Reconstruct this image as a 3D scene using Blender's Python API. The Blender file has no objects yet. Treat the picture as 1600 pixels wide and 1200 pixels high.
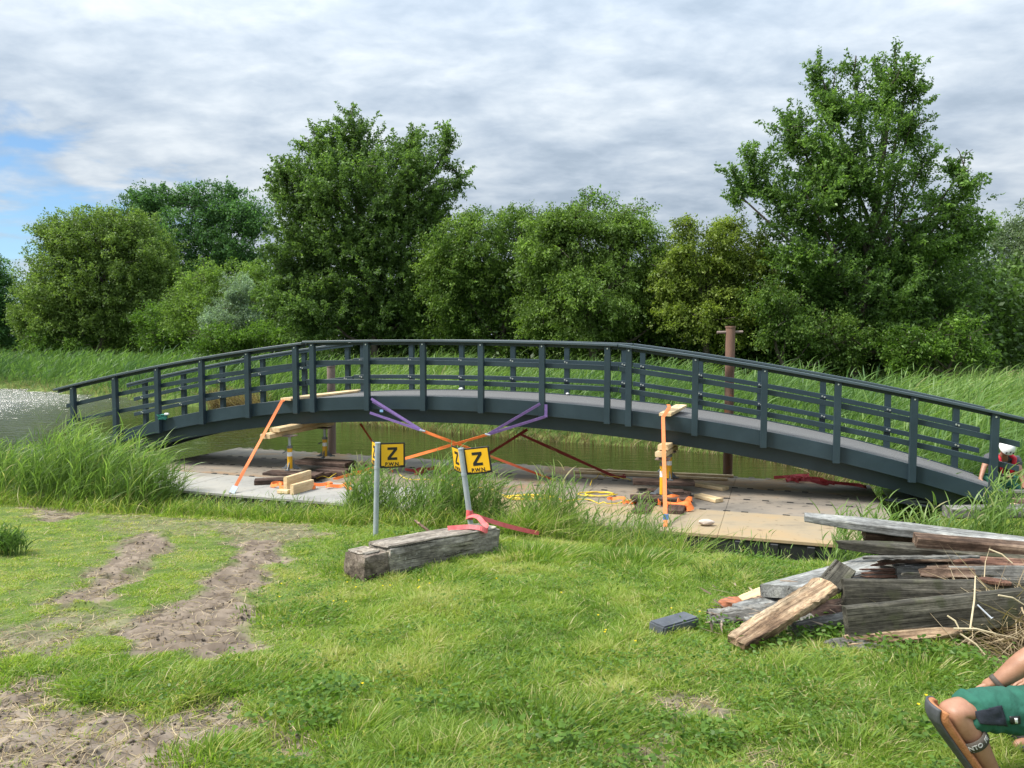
import bpy, bmesh, math
import numpy as np
from mathutils import Vector, Matrix
rng = np.random.default_rng(7)
SC = bpy.context.scene
COL = SC.collection
PI = math.pi

# ------------------------------------------------------------------ camera
FPX = 1180.0
PITCH = math.radians(3.395)
CAM = np.array([0.0, 0.0, 3.0])
Fv = np.array([0, math.cos(PITCH), -math.sin(PITCH)])
Uv = np.array([0, math.sin(PITCH), math.cos(PITCH)])
Rv = np.array([1.0, 0, 0])
cam_d = bpy.data.cameras.new('camera')
cam_d.sensor_width = 36.0
cam_d.lens = 36.0 * FPX / 1600.0
cam_d.clip_end = 2000
cam_d.clip_start = 0.05
cam = bpy.data.objects.new('camera', cam_d)
COL.objects.link(cam)
cam.location = CAM
cam.rotation_euler = (PI / 2 - PITCH, 0, 0)
SC.camera = cam

def ray(x, y): return Fv + Rv * (x - 800) / FPX - Uv * (y - 600) / FPX
def at(x, y, Y):
    r = ray(x, y); return CAM + r * (Y / r[1])
def atz(x, y, z):
    r = ray(x, y); return CAM + r * ((z - CAM[2]) / r[2])
def atg(x, y):                      # the sloping meadow in front of the bank
    r = ray(x, y)
    t = (1.3 - CAM[2]) / (r[2] + 0.085 * r[1])
    return CAM + r * t

# ------------------------------------------------------------------ noise
_tab = np.random.default_rng(3).random((256, 256))
def vnoise(x, y):
    x = np.asarray(x, float); y = np.asarray(y, float)
    xi = np.floor(x).astype(int); yi = np.floor(y).astype(int)
    fx = x - xi; fy = y - yi
    fx = fx * fx * (3 - 2 * fx); fy = fy * fy * (3 - 2 * fy)
    a = _tab[xi % 256, yi % 256]; b = _tab[(xi + 1) % 256, yi % 256]
    c = _tab[xi % 256, (yi + 1) % 256]; d = _tab[(xi + 1) % 256, (yi + 1) % 256]
    return (a * (1 - fx) + b * fx) * (1 - fy) + (c * (1 - fx) + d * fx) * fy
def fbm(x, y, o=4):
    s = 0; a = .5; t = 0
    for k in range(o):
        s = s + a * vnoise(x * 2 ** k + 17 * k, y * 2 ** k + 5 * k); t += a; a *= .5
    return s / t
def sstep(a, b, x):
    t = np.clip((x - a) / (b - a), 0, 1); return t * t * (3 - 2 * t)
def poly_sd(P, x, y):               # signed distance, negative inside the polygon
    P = np.asarray(P, float); x = np.asarray(x, float); y = np.asarray(y, float)
    d2 = np.full(x.shape, 1e18); ins = np.zeros(x.shape, bool)
    n = len(P)
    for i in range(n):
        ax, ay = P[i]; bx, by = P[(i + 1) % n]
        ex, ey = bx - ax, by - ay
        t = np.clip(((x - ax) * ex + (y - ay) * ey) / (ex * ex + ey * ey + 1e-12), 0, 1)
        d2 = np.minimum(d2, (x - ax - t * ex) ** 2 + (y - ay - t * ey) ** 2)
        c = (ay > y) != (by > y)
        xx = ex * (y - ay) / (ey if abs(ey) > 1e-12 else 1e-12) + ax
        ins ^= c & (x < xx)
    d = np.sqrt(d2)
    return np.where(ins, -d, d)

# ------------------------------------------------------------------ terrain
WATER = [(-90, 17), (-30, 15.6), (-14, 14.7), (-9, 13.75), (-5, 12.42), (0, 10.68), (3.6, 9.2), (5.1, 8.65), (6.0, 9.9),
         (6.5, 12), (6.9, 14.5), (6.9, 17), (6.2, 19), (4, 20.6), (0, 22.6), (-6, 27), (-10, 30.5), (-13, 32.6), (-17, 35.8), (-31, 46), (-90, 62)]
def gpoly(pts): return [tuple(atg(x, y)[:2]) for x, y in pts]
TRACKS = [gpoly([(270, 832), (215, 832), (165, 880), (75, 945), (110, 958), (165, 950), (215, 900), (268, 852)]),
          gpoly([(445, 845), (380, 845), (345, 890), (255, 955), (200, 985), (255, 1015), (310, 1032), (390, 1012), (402, 960), (402, 920), (432, 880)])]
DIRT = [(TRACKS[0], 1.0), (TRACKS[1], 1.0),
        (gpoly([(-160, 1050), (0, 1052), (90, 1070), (190, 1105), (285, 1150), (270, 1230), (150, 1290), (-160, 1290)]), 1.0),
        (gpoly([(240, 1098), (350, 1096), (450, 1118), (540, 1175), (500, 1215), (400, 1160), (290, 1136)]), .95),
        (gpoly([(-150, 985), (60, 975), (150, 985), (120, 1022), (-150, 1040)]), .7),
        (gpoly([(40, 788), (100, 793), (125, 808), (95, 812), (45, 803)]), .9),
        (gpoly([(1050, 1092), (1125, 1086), (1155, 1125), (1100, 1140), (1048, 1132)]), .85),
        (gpoly([(950, 1165), (1040, 1135), (1075, 1165), (1000, 1195)]), .6),
        (gpoly([(1150, 1190), (1230, 1160), (1300, 1190), (1200, 1220)]), .5),
        (gpoly([(120, 955), (190, 950), (200, 985), (130, 1000), (60, 990)]), .55),
        (gpoly([(1495, 1010), (1640, 1000), (1640, 1045), (1540, 1045)]), .8),
        (gpoly([(330, 815), (460, 810), (520, 830), (440, 850), (350, 848)]), .6),
        (gpoly([(150, 800), (330, 800), (360, 830), (260, 838), (180, 830)]), .35)]
def land(x, y):
    x = np.asarray(x, float); y = np.asarray(y, float)
    sd = poly_sd(WATER, x, y)
    Hn = 1.3 - 0.085 * np.minimum(y, 13.2) + 0.0 * x
    Hn = np.where(y < 0, 1.3 - .02 * y, Hn)
    Hf = .28 + .05 * np.clip(sd, 0, 14)
    Hn = Hn - sstep(1.6, .15, sd) * (.12 + .42 * sstep(-.2, 2.0, x)) * sstep(13.8, 12.4, y) * sstep(6.2, 5.2, x)
    w = sstep(11.3, 15.5, y)
    H = Hn * (1 - w) + Hf * w
    t = sstep(-.55, .38, sd)
    return -.8 * (1 - t) + H * t, sd
def dirt_mask(x, y):
    m = np.zeros(np.shape(x)); nz = fbm(x * 3.1, y * 3.1, 4) - .5
    for P, s in DIRT:
        P_ = np.asarray(P)
        lo = P_.min(0) - .6; hi = P_.max(0) + .6
        k = (x > lo[0]) & (x < hi[0]) & (y > lo[1]) & (y < hi[1])
        if k.any():
            sd = poly_sd(P, x[k], y[k]) + nz[k] * .7
            m[k] = np.maximum(m[k], s * sstep(.14, -.12, sd))
    return m
def height(x, y):
    x = np.asarray(x, float); y = np.asarray(y, float)
    H, sd = land(x, y)
    near = sstep(15, 12, y) * sstep(40, 20, np.abs(x)) * sstep(0, .5, sd)
    H = H + near * (.05 * (fbm(x * .9, y * .9, 3) - .5) + .03 * (fbm(x * 4, y * 4, 3) - .5))
    m = dirt_mask(x, y)
    k = m > .02
    if k.any():
        xx, yy, mm = x[k], y[k], m[k]
        c = .08 * (fbm(xx * 9, yy * 9, 3) - .5) + .05 * (fbm(xx * 22, yy * 22, 2) - .5)
        tr = np.zeros(xx.shape)
        for P in TRACKS: tr = np.maximum(tr, sstep(.06, -.1, poly_sd(P, xx, yy)))
        ph = (yy + .10 * xx + .03 * fbm(xx * 1.5, yy * 1.5, 2)) / .125
        saw = 1 - (ph - np.floor(ph))
        rid = np.where(saw < .72, saw / .72, (1 - saw) / .28) ** .8
        H[k] += mm * (c * (1 - .9 * tr) - .03) + tr * (rid - .5) * .14 * sstep(.2, .38, fbm(xx * 1.3 + 9, yy * 1.3, 2))
    return H
def gz(x, y): return float(height(np.array([float(x)]), np.array([float(y)]))[0])
def on_ground(x, y):
    p = atg(x, y); p[2] = gz(p[0], p[1]); return p

# ------------------------------------------------------------------ materials
def newmat(name):
    m = bpy.data.materials.new(name); m.use_nodes = True
    nt = m.node_tree; nt.nodes.clear()
    out = nt.nodes.new('ShaderNodeOutputMaterial')
    return m, nt, out
def N(nt, t, **kw):
    n = nt.nodes.new(t)
    for k, v in kw.items(): setattr(n, k, v)
    return n
def ramp(nt, cols, src):
    r = N(nt, 'ShaderNodeValToRGB'); e = r.color_ramp.elements
    while len(e) < len(cols): e.new(.5)
    for i, (p, c) in enumerate(cols):
        e[i].position = p; e[i].color = (*c, 1)
    nt.links.new(src, r.inputs[0]); return r.outputs[0]
def mat(name, cols, scale=(3, 3, 3), rough=.6, bump=0.0, bscale=40, metal=0.0, coord='Object', detail=6, spec=.5, speck=None, wear=None):
    m, nt, out = newmat(name)
    b = N(nt, 'ShaderNodeBsdfPrincipled')
    tc = N(nt, 'ShaderNodeTexCoord')
    src = N(nt, 'ShaderNodeNewGeometry').outputs['Position'] if coord == 'World' else tc.outputs[coord]
    mp = N(nt, 'ShaderNodeMapping'); mp.inputs['Scale'].default_value = scale
    nt.links.new(src, mp.inputs[0])
    nz = N(nt, 'ShaderNodeTexNoise'); nz.inputs['Scale'].default_value = 1; nz.inputs['Detail'].default_value = detail
    nz.inputs['Roughness'].default_value = .62
    nt.links.new(mp.outputs[0], nz.inputs['Vector'])
    if len(cols) == 1: cols = [(.3, tuple(c * .85 for c in cols[0])), (.7, tuple(c * 1.12 for c in cols[0]))]
    elif not isinstance(cols[0][0], (int, float)) or len(cols[0]) == 3:
        cols = [(.3 + .4 * i / (len(cols) - 1), c) for i, c in enumerate(cols)]
    col = ramp(nt, cols, nz.outputs[0])
    if speck:
        n2 = N(nt, 'ShaderNodeTexNoise'); n2.inputs['Scale'].default_value = speck[0]; n2.inputs['Detail'].default_value = 3
        nt.links.new(src, n2.inputs['Vector'])
        mx = N(nt, 'ShaderNodeMix', data_type='RGBA', blend_type='MIX')
        rr = N(nt, 'ShaderNodeMapRange'); rr.inputs[1].default_value = speck[2]; rr.inputs[2].default_value = speck[2] + .12
        nt.links.new(n2.outputs[0], rr.inputs[0]); nt.links.new(rr.outputs[0], mx.inputs[0])
        nt.links.new(col, mx.inputs[6]); mx.inputs[7].default_value = (*speck[1], 1); col = mx.outputs[2]
    nt.links.new(col, b.inputs['Base Color'])
    b.inputs['Roughness'].default_value = rough; b.inputs['Metallic'].default_value = metal
    b.inputs['Specular IOR Level'].default_value = spec
    if bump:
        n3 = N(nt, 'ShaderNodeTexNoise'); n3.inputs['Scale'].default_value = 1; n3.inputs['Detail'].default_value = 5
        m3 = N(nt, 'ShaderNodeMapping'); mean = sum(scale) / 3
        m3.inputs['Scale'].default_value = tuple(bscale * s / max(scale) for s in scale)
        nt.links.new(src, m3.inputs[0]); nt.links.new(m3.outputs[0], n3.inputs['Vector'])
        bp = N(nt, 'ShaderNodeBump'); bp.inputs['Strength'].default_value = min(1, bump); bp.inputs['Distance'].default_value = .01
        nt.links.new(n3.outputs[0], bp.inputs['Height']); nt.links.new(bp.outputs[0], b.inputs['Normal'])
    nt.links.new(b.outputs[0], out.inputs[0])
    return m
def wood(name, cols, rough=.8, bump=.8, long=2.0, cross=38.0, speck=None):
    """broad streaks, fine grain, cracks and blotches along the board's own length"""
    m, nt, out = newmat(name)
    b = N(nt, 'ShaderNodeBsdfPrincipled'); b.inputs['Roughness'].default_value = rough; b.inputs['Specular IOR Level'].default_value = .22
    tc = N(nt, 'ShaderNodeTexCoord')
    def nz(sx, sc, det, rg=.6, dist=0):
        mp = N(nt, 'ShaderNodeMapping'); mp.inputs['Scale'].default_value = (sx, sc, sc); nt.links.new(tc.outputs['Object'], mp.inputs[0])
        n_ = N(nt, 'ShaderNodeTexNoise'); n_.inputs['Scale'].default_value = 1; n_.inputs['Detail'].default_value = det; n_.inputs['Roughness'].default_value = rg; n_.inputs['Distortion'].default_value = dist
        nt.links.new(mp.outputs[0], n_.inputs[0]); return n_.outputs[0]
    def mix(fac, a, c, mode='MULTIPLY'):
        x = N(nt, 'ShaderNodeMix', data_type='RGBA', blend_type=mode)
        if isinstance(fac, float): x.inputs[0].default_value = fac
        else: nt.links.new(fac, x.inputs[0])
        nt.links.new(a, x.inputs[6])
        if isinstance(c, tuple): x.inputs[7].default_value = (*c, 1)
        else: nt.links.new(c, x.inputs[7])
        return x.outputs[2]
    old = bump > .45
    base = ramp(nt, [(.34 + .32 * i / (len(cols) - 1), c) for i, c in enumerate(cols)], nz(long, cross * .45, 6, .6, .4))
    fine = nz(long * 2.2, cross * 3.2, 4, .65)
    col = mix(1.0 if old else .6, base, ramp(nt, [(.3, (.55, .53, .5)), (.5, (.95, .95, .94)), (.7, (1.35, 1.33, 1.3))], fine))
    blot = nz(3.2, 4.5, 5, .65)
    col = mix(.75 if old else .25, col, ramp(nt, [(.36, (.5, .48, .45)), (.52, (1, 1, 1)), (.66, (1.3, 1.28, 1.2))], blot))
    if old:
        col = mix(.8, col, ramp(nt, [(.34, (.55, .54, .52)), (.5, (1, 1, 1)), (.64, (1.35, 1.34, 1.3))], nz(16, 30, 7, .72)))
        crack = N(nt, 'ShaderNodeMapRange'); crack.inputs[1].default_value = .63; crack.inputs[2].default_value = .67; nt.links.new(nz(long * .9, cross * 1.5, 3, .55, .6), crack.inputs[0])
        col = mix(crack.outputs[0], col, (.18, .16, .14))
    if speck:
        sp_ = N(nt, 'ShaderNodeMapRange'); sp_.inputs[1].default_value = speck[2]; sp_.inputs[2].default_value = speck[2] + .1; nt.links.new(nz(speck[0], speck[0], 4), sp_.inputs[0])
        col = mix(sp_.outputs[0], col, speck[1], 'MIX')
    nt.links.new(col, b.inputs['Base Color'])
    bp = N(nt, 'ShaderNodeBump'); bp.inputs['Strength'].default_value = min(1, bump); bp.inputs['Distance'].default_value = .006
    nt.links.new(fine, bp.inputs['Height']); nt.links.new(bp.outputs[0], b.inputs['Normal'])
    nt.links.new(b.outputs[0], out.inputs[0]); return m
def leafmat(name, cols, trans=.4, rough=.5):
    m, nt, out = newmat(name)
    at_ = N(nt, 'ShaderNodeAttribute', attribute_name='tint')
    col = ramp(nt, cols, at_.outputs['Fac'])
    d = N(nt, 'ShaderNodeBsdfPrincipled'); d.inputs['Roughness'].default_value = rough; d.inputs['Specular IOR Level'].default_value = .3
    t = N(nt, 'ShaderNodeBsdfTranslucent')
    hs = N(nt, 'ShaderNodeMix', data_type='RGBA', blend_type='MULTIPLY'); hs.inputs[0].default_value = 1
    nt.links.new(col, hs.inputs[6]); hs.inputs[7].default_value = (1.12, 1.22, .6, 1)
    nt.links.new(col, d.inputs['Base Color']); nt.links.new(hs.outputs[2], t.inputs[0])
    mx = N(nt, 'ShaderNodeMixShader'); mx.inputs[0].default_value = min(.6, trans * 1.15)
    nt.links.new(d.outputs[0], mx.inputs[1]); nt.links.new(t.outputs[0], mx.inputs[2])
    nt.links.new(mx.outputs[0], out.inputs[0])
    return m

M = {}
M['steel'] = mat('anthracite_paint', [(.014, .028, .036), (.019, .036, .046), (.027, .048, .060)], (1.6, 1.6, 1.6), .42, .05, 200, spec=.5)
M['rail'] = mat('handrail_paint', [(.028, .046, .056), (.036, .058, .070)], (2, 2, 2), .40, .0, 200, spec=1.0)
M['grit'] = mat('grit_deck', [(.30, (.075, .074, .072)), (.70, (.15, .148, .145))], (60, 60, 60), .9, .8, 120, detail=8, speck=(90, (.22, .22, .22), .6))
M['bolt'] = mat('zinc_bolt', [(.7, .7, .7)], rough=.3, metal=.8)
M['ply'] = mat('pontoon_ply', [(.30, (.12, .105, .085)), (.41, (.23, .205, .165)), (.50, (.31, .255, .185)), (.58, (.35, .215, .10)), (.68, (.17, .14, .115))], (.55, .9, 1), .8, .35, 60, coord='World', detail=9, speck=(9, (.18, .15, .12), .63))
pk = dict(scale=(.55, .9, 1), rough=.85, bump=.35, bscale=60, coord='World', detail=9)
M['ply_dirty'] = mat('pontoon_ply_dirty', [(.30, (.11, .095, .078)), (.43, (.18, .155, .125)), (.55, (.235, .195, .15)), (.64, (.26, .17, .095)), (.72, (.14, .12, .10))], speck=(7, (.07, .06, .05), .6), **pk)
M['ply_pale'] = mat('pontoon_ply_pale', [(.32, (.17, .162, .145)), (.46, (.27, .26, .235)), (.6, (.31, .29, .25)), (.7, (.20, .18, .145))], speck=(9, (.15, .135, .115), .63), **pk)
M['ply_ochre'] = mat('pontoon_ply_ochre', [(.32, (.17, .14, .10)), (.45, (.28, .22, .14)), (.57, (.32, .225, .12)), (.68, (.20, .17, .135))], speck=(9, (.16, .11, .06), .63), **pk)
M['black'] = mat('black_hull', [(.008, .009, .010), (.02, .021, .022)], (4, 4, 4), .5, .2)
M['dark'] = mat('dark_gap', [(.015, .014, .013)], rough=.9)
M['rust'] = mat('rusty_steel', [(.115, .06, .04), (.18, .10, .068), (.25, .145, .10)], (6, 6, 1.5), .85, .4, 60, detail=8, speck=(5, (.27, .10, .035), .60))
M['rust_dull'] = mat('dull_pile_steel', [(.17, .12, .10), (.25, .19, .16)], (6, 6, 1.5), .85, .4, 60)
M['galv'] = mat('galvanised_steel', [(.32, .36, .40), (.47, .51, .55)], (9, 9, 4), .45, .1, 80, metal=.35)
M['yellow'] = mat('sign_yellow', [(.78, .42, .010), (.84, .47, .014)], (4, 4, 4), .45, .0)
M['signblk'] = mat('sign_black', [(.012, .012, .012)], rough=.5)
M['signback'] = mat('sign_back', [(.35, .36, .37)], rough=.5)
M['jacky'] = mat('jack_yellow', [(.72, .36, .012), (.78, .42, .02)], (8, 8, 8), .45, .1, speck=(14, (.35, .18, .05), .68))
M['jacksteel'] = mat('jack_steel', [(.10, .115, .13), (.2, .21, .22)], (12, 12, 12), .5, .2, metal=.3)
M['white'] = mat('white_plastic', [(.75, .75, .74)], rough=.45)
M['pine'] = wood('fresh_pine', [(.52, .36, .19), (.63, .47, .27), (.70, .55, .34)], .65, .25, 1.5, 26)
M['sleeper'] = wood('dark_hardwood', [(.045, .03, .024), (.08, .052, .042), (.12, .08, .062)], .7, .5)
M['grey_wood'] = wood('weathered_grey', [(.07, .066, .058), (.16, .155, .142), (.25, .245, .23)], .85, 1, 1.6, 42)
M['grey_wood2'] = wood('weathered_dark', [(.03, .028, .022), (.075, .07, .055), (.15, .14, .115)], .85, 1, 1.4, 36, speck=(5, (.06, .062, .035), .56))
M['pale_slab'] = wood('pale_grey_slab', [(.13, .13, .123), (.225, .228, .222), (.30, .302, .295)], .85, .8, 2.4, 30)
M['brown_wood'] = wood('rotten_brown', [(.05, .030, .020), (.13, .085, .06), (.27, .20, .15)], .9, 1, 1.2, 46)
M['raw_wood'] = wood('split_raw', [(.07, .042, .027), (.20, .13, .08), (.31, .22, .14), (.40, .31, .21)], .85, 1, 1.1, 50)
M['red_wood'] = wood('red_splinter', [(.075, .035, .025), (.17, .09, .062), (.27, .17, .125)], .85, 1, 1.2, 50)
M['beam'] = wood('old_oak_beam', [(.12, .108, .09), (.21, .19, .16), (.33, .30, .26)], .9, .9, 2.2, 26, speck=(30, (.36, .35, .31), .62))
M['beam_top'] = wood('beam_worn_top', [(.13, .11, .09), (.26, .225, .19), (.38, .345, .30)], .9, 1, 1.8, 30)
M['beam_end'] = wood('beam_dark_end', [(.075, .06, .048), (.15, .12, .096), (.23, .19, .155)], .9, 1, 9, 30)
M['terracotta'] = mat('terracotta', [(.30, .10, .05), (.40, .16, .08)], (9, 9, 9), .9, .5)
M['slate'] = mat('slate_block', [(.045, .05, .06), (.10, .11, .125)], (9, 9, 9), .7, .5, 60)
M['stone'] = mat('pale_stone', [(.24, .235, .22), (.38, .375, .36)], (9, 9, 9), .9, .6, 60)
M['pinkstone'] = mat('pink_stone', [(.40, .31, .26), (.52, .44, .38)], (14, 14, 14), .9, .5)
M['orange'] = mat('orange_webbing', [(.75, .16, .025), (.85, .22, .05)], (30, 30, 30), .75, .3, 300)
M['orange_faded'] = mat('faded_orange_webbing', [(.60, .15, .04), (.68, .20, .065)], (30, 30, 30), .75, .3, 300)
M['purple'] = mat('purple_webbing', [(.15, .085, .27), (.22, .14, .37)], (30, 30, 30), .75, .3, 300)
M['darkred'] = mat('dark_red_webbing', [(.20, .02, .018), (.30, .04, .03)], (30, 30, 30), .75, .3, 300)
M['redrust'] = mat('orange_red_webbing', [(.42, .07, .025), (.52, .11, .04)], (30, 30, 30), .75, .3, 300)
M['red'] = mat('red_webbing', [(.55, .045, .05), (.64, .08, .085)], (30, 30, 30), .7, .3, 300)
M['pinkred'] = mat('faded_red_webbing', [(.58, .075, .085), (.70, .17, .16)], (12, 12, 12), .75, .3, 300)
M['hose'] = mat('yellow_rope', [(.62, .42, .02), (.72, .52, .05)], (40, 40, 40), .55)
M['wire'] = mat('grey_wire', [(.2, .2, .2)], rough=.5)
M['bark'] = mat('bark', [(.045, .035, .027), (.11, .09, .07)], (6, 6, 2), .95, .8, 40)
M['barkpale'] = mat('pale_bark', [(.09, .075, .06), (.18, .155, .13)], (6, 6, 2), .95, .8, 40)
M['skin'] = mat('skin', [(.25, .118, .068), (.32, .16, .096), (.37, .195, .122)], (14, 14, 14), .5, .12, 250, speck=(60, (.36, .16, .10), .66))
M['green_cloth'] = mat('green_work_cloth', [(.010, .075, .048), (.018, .115, .075)], (9, 9, 9), .9, 1.0, 16)
M['navy_cloth'] = mat('black_pocket_cloth', [(.012, .016, .026)], (16, 16, 16), .85, .4, 400)
M['grey_cloth'] = mat('charcoal_shirt', [(.055, .055, .062), (.085, .085, .092)], (20, 20, 20), .9, .4, 300)
M['vest'] = mat('red_life_vest', [(.55, .012, .03), (.66, .025, .05)], (12, 12, 12), .6, .3)
M['helmet'] = mat('white_helmet', [(.78, .78, .77)], rough=.3)
M['padgrey'] = mat('kneepad_shell', [(.045, .047, .052), (.08, .082, .088)], (20, 20, 20), .6, .3)
M['padfoam'] = mat('kneepad_foam', [(.36, .13, .045), (.46, .20, .085)], (25, 25, 25), .85, .5, 150)
M['strapgrey'] = mat('kneepad_strap', [(.055, .045, .036), (.09, .075, .06)], (40, 40, 40), .85, .4, 300)
M['logo'] = mat('strap_lettering', [(.42, .41, .39)], rough=.8)
M['hair'] = mat('brown_hair', [(.05, .032, .02)], (60, 60, 60), .6, .4)
M['greenrope'] = mat('green_rope', [(.012, .13, .10), (.02, .2, .14)], (50, 50, 50), .7)

G1 = [(0, (.07, .13, .022)), (.3, (.145, .24, .038)), (.6, (.24, .345, .055)), (.82, (.345, .41, .095)), (.92, (.45, .42, .165)), (1, (.60, .51, .31))]
M['grass'] = leafmat('grass_blade', G1, .45, .45)
M['reed'] = leafmat('reed_leaf', [(0, (.065, .125, .03)), (.4, (.14, .235, .06)), (.75, (.24, .34, .105)), (.93, (.36, .38, .18)), (1, (.52, .45, .27))], .42, .4)
M['reedfar'] = leafmat('far_reed_leaf', [(0, (.06, .125, .055)), (.4, (.135, .235, .062)), (.75, (.23, .34, .095)), (.92, (.33, .38, .17)), (1, (.46, .38, .22))], .42, .45)
M['straw'] = leafmat('dry_straw', [(0, (.12, .085, .05)), (.5, (.30, .225, .13)), (1, (.52, .42, .27))], .25, .7)
M['weed'] = leafmat('weed_leaf', [(0, (.06, .125, .018)), (1, (.15, .26, .04))], .4, .45)
M['flower'] = leafmat('buttercup', [(0, (.75, .55, .01)), (1, (.85, .65, .02))], .3, .4)
def tone(a, b, c=None):
    c = c or tuple(x * 1.45 for x in b)
    k3 = (2.45, 2.45, 2.75); a, b, c = [tuple(x * k for x, k in zip(q, k3)) for q in (a, b, c)]
    return [(0, tuple(x * .6 for x in a)), (.35, a), (.72, b), (1, c)]
M['cherry'] = leafmat('cherry_leaf', tone((.037, .066, .016), (.072, .114, .027)), .42, .4)
M['cherry2'] = leafmat('cherry_leaf_bright', tone((.036, .068, .015), (.072, .118, .025)), .45, .4)
M['olive'] = leafmat('olive_leaf', tone((.050, .080, .017), (.090, .128, .028)), .4, .5)
M['backtree'] = leafmat('back_leaf', tone((.026, .060, .018), (.05, .10, .028)), .38, .5)
M['hawth'] = leafmat('hawthorn_leaf', tone((.038, .070, .012), (.078, .118, .020)), .4, .5)
M['hawthy'] = leafmat('hawthorn_leaf_yellow', tone((.049, .082, .015), (.092, .138, .026)), .42, .5)
M['hawthg'] = leafmat('hawthorn_leaf_gold', tone((.060, .084, .014), (.108, .138, .022)), .42, .5)
M['silver'] = leafmat('willow_silver', tone((.075, .108, .062), (.125, .17, .105)), .35, .5)
M['bush'] = leafmat('bush_leaf', tone((.034, .066, .010), (.070, .118, .018)), .45, .45)
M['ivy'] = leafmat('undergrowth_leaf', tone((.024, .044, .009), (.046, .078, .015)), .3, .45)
M['greytree'] = leafmat('grey_leaf', tone((.055, .080, .038), (.10, .13, .065)), .36, .55)
M['blossom'] = leafmat('blossom', [(0, (.5, .48, .42)), (1, (.7, .68, .62))], .3, .6)

# ------------------------------------------------------------------ object helpers
def tag(o, label=None, cat=None, group=None, kind=None):
    if label: o['label'] = label
    if cat: o['category'] = cat
    if group: o['group'] = group
    if kind: o['kind'] = kind
    return o
def empty(name, loc, label, cat, group=None):
    o = bpy.data.objects.new(name, None); COL.objects.link(o); o.location = Vector(loc)
    o.empty_display_size = .1
    return tag(o, label, cat, group)
def link(name, me, m, parent=None, matrix=None, smooth=False):
    o = bpy.data.objects.new(name, me); COL.objects.link(o)
    if m is not None:
        for mm in (m if isinstance(m, (list, tuple)) else [m]): me.materials.append(mm)
    if matrix is not None: o.matrix_world = matrix
    if parent is not None:
        o.parent = parent
        pm = Matrix.Translation(world_loc(parent))
        if matrix is not None:
            o.matrix_parent_inverse = Matrix.Identity(4)
            o.matrix_basis = parent_world(parent).inverted() @ matrix
        else:
            o.matrix_parent_inverse = parent_world(parent).inverted()
    if smooth:
        me.polygons.foreach_set('use_smooth', [True] * len(me.polygons))
    return o
def parent_world(p):
    m = p.matrix_basis.copy()
    if p.parent is not None: m = parent_world(p.parent) @ p.matrix_parent_inverse @ m
    return m
def world_loc(p): return parent_world(p).translation

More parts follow.
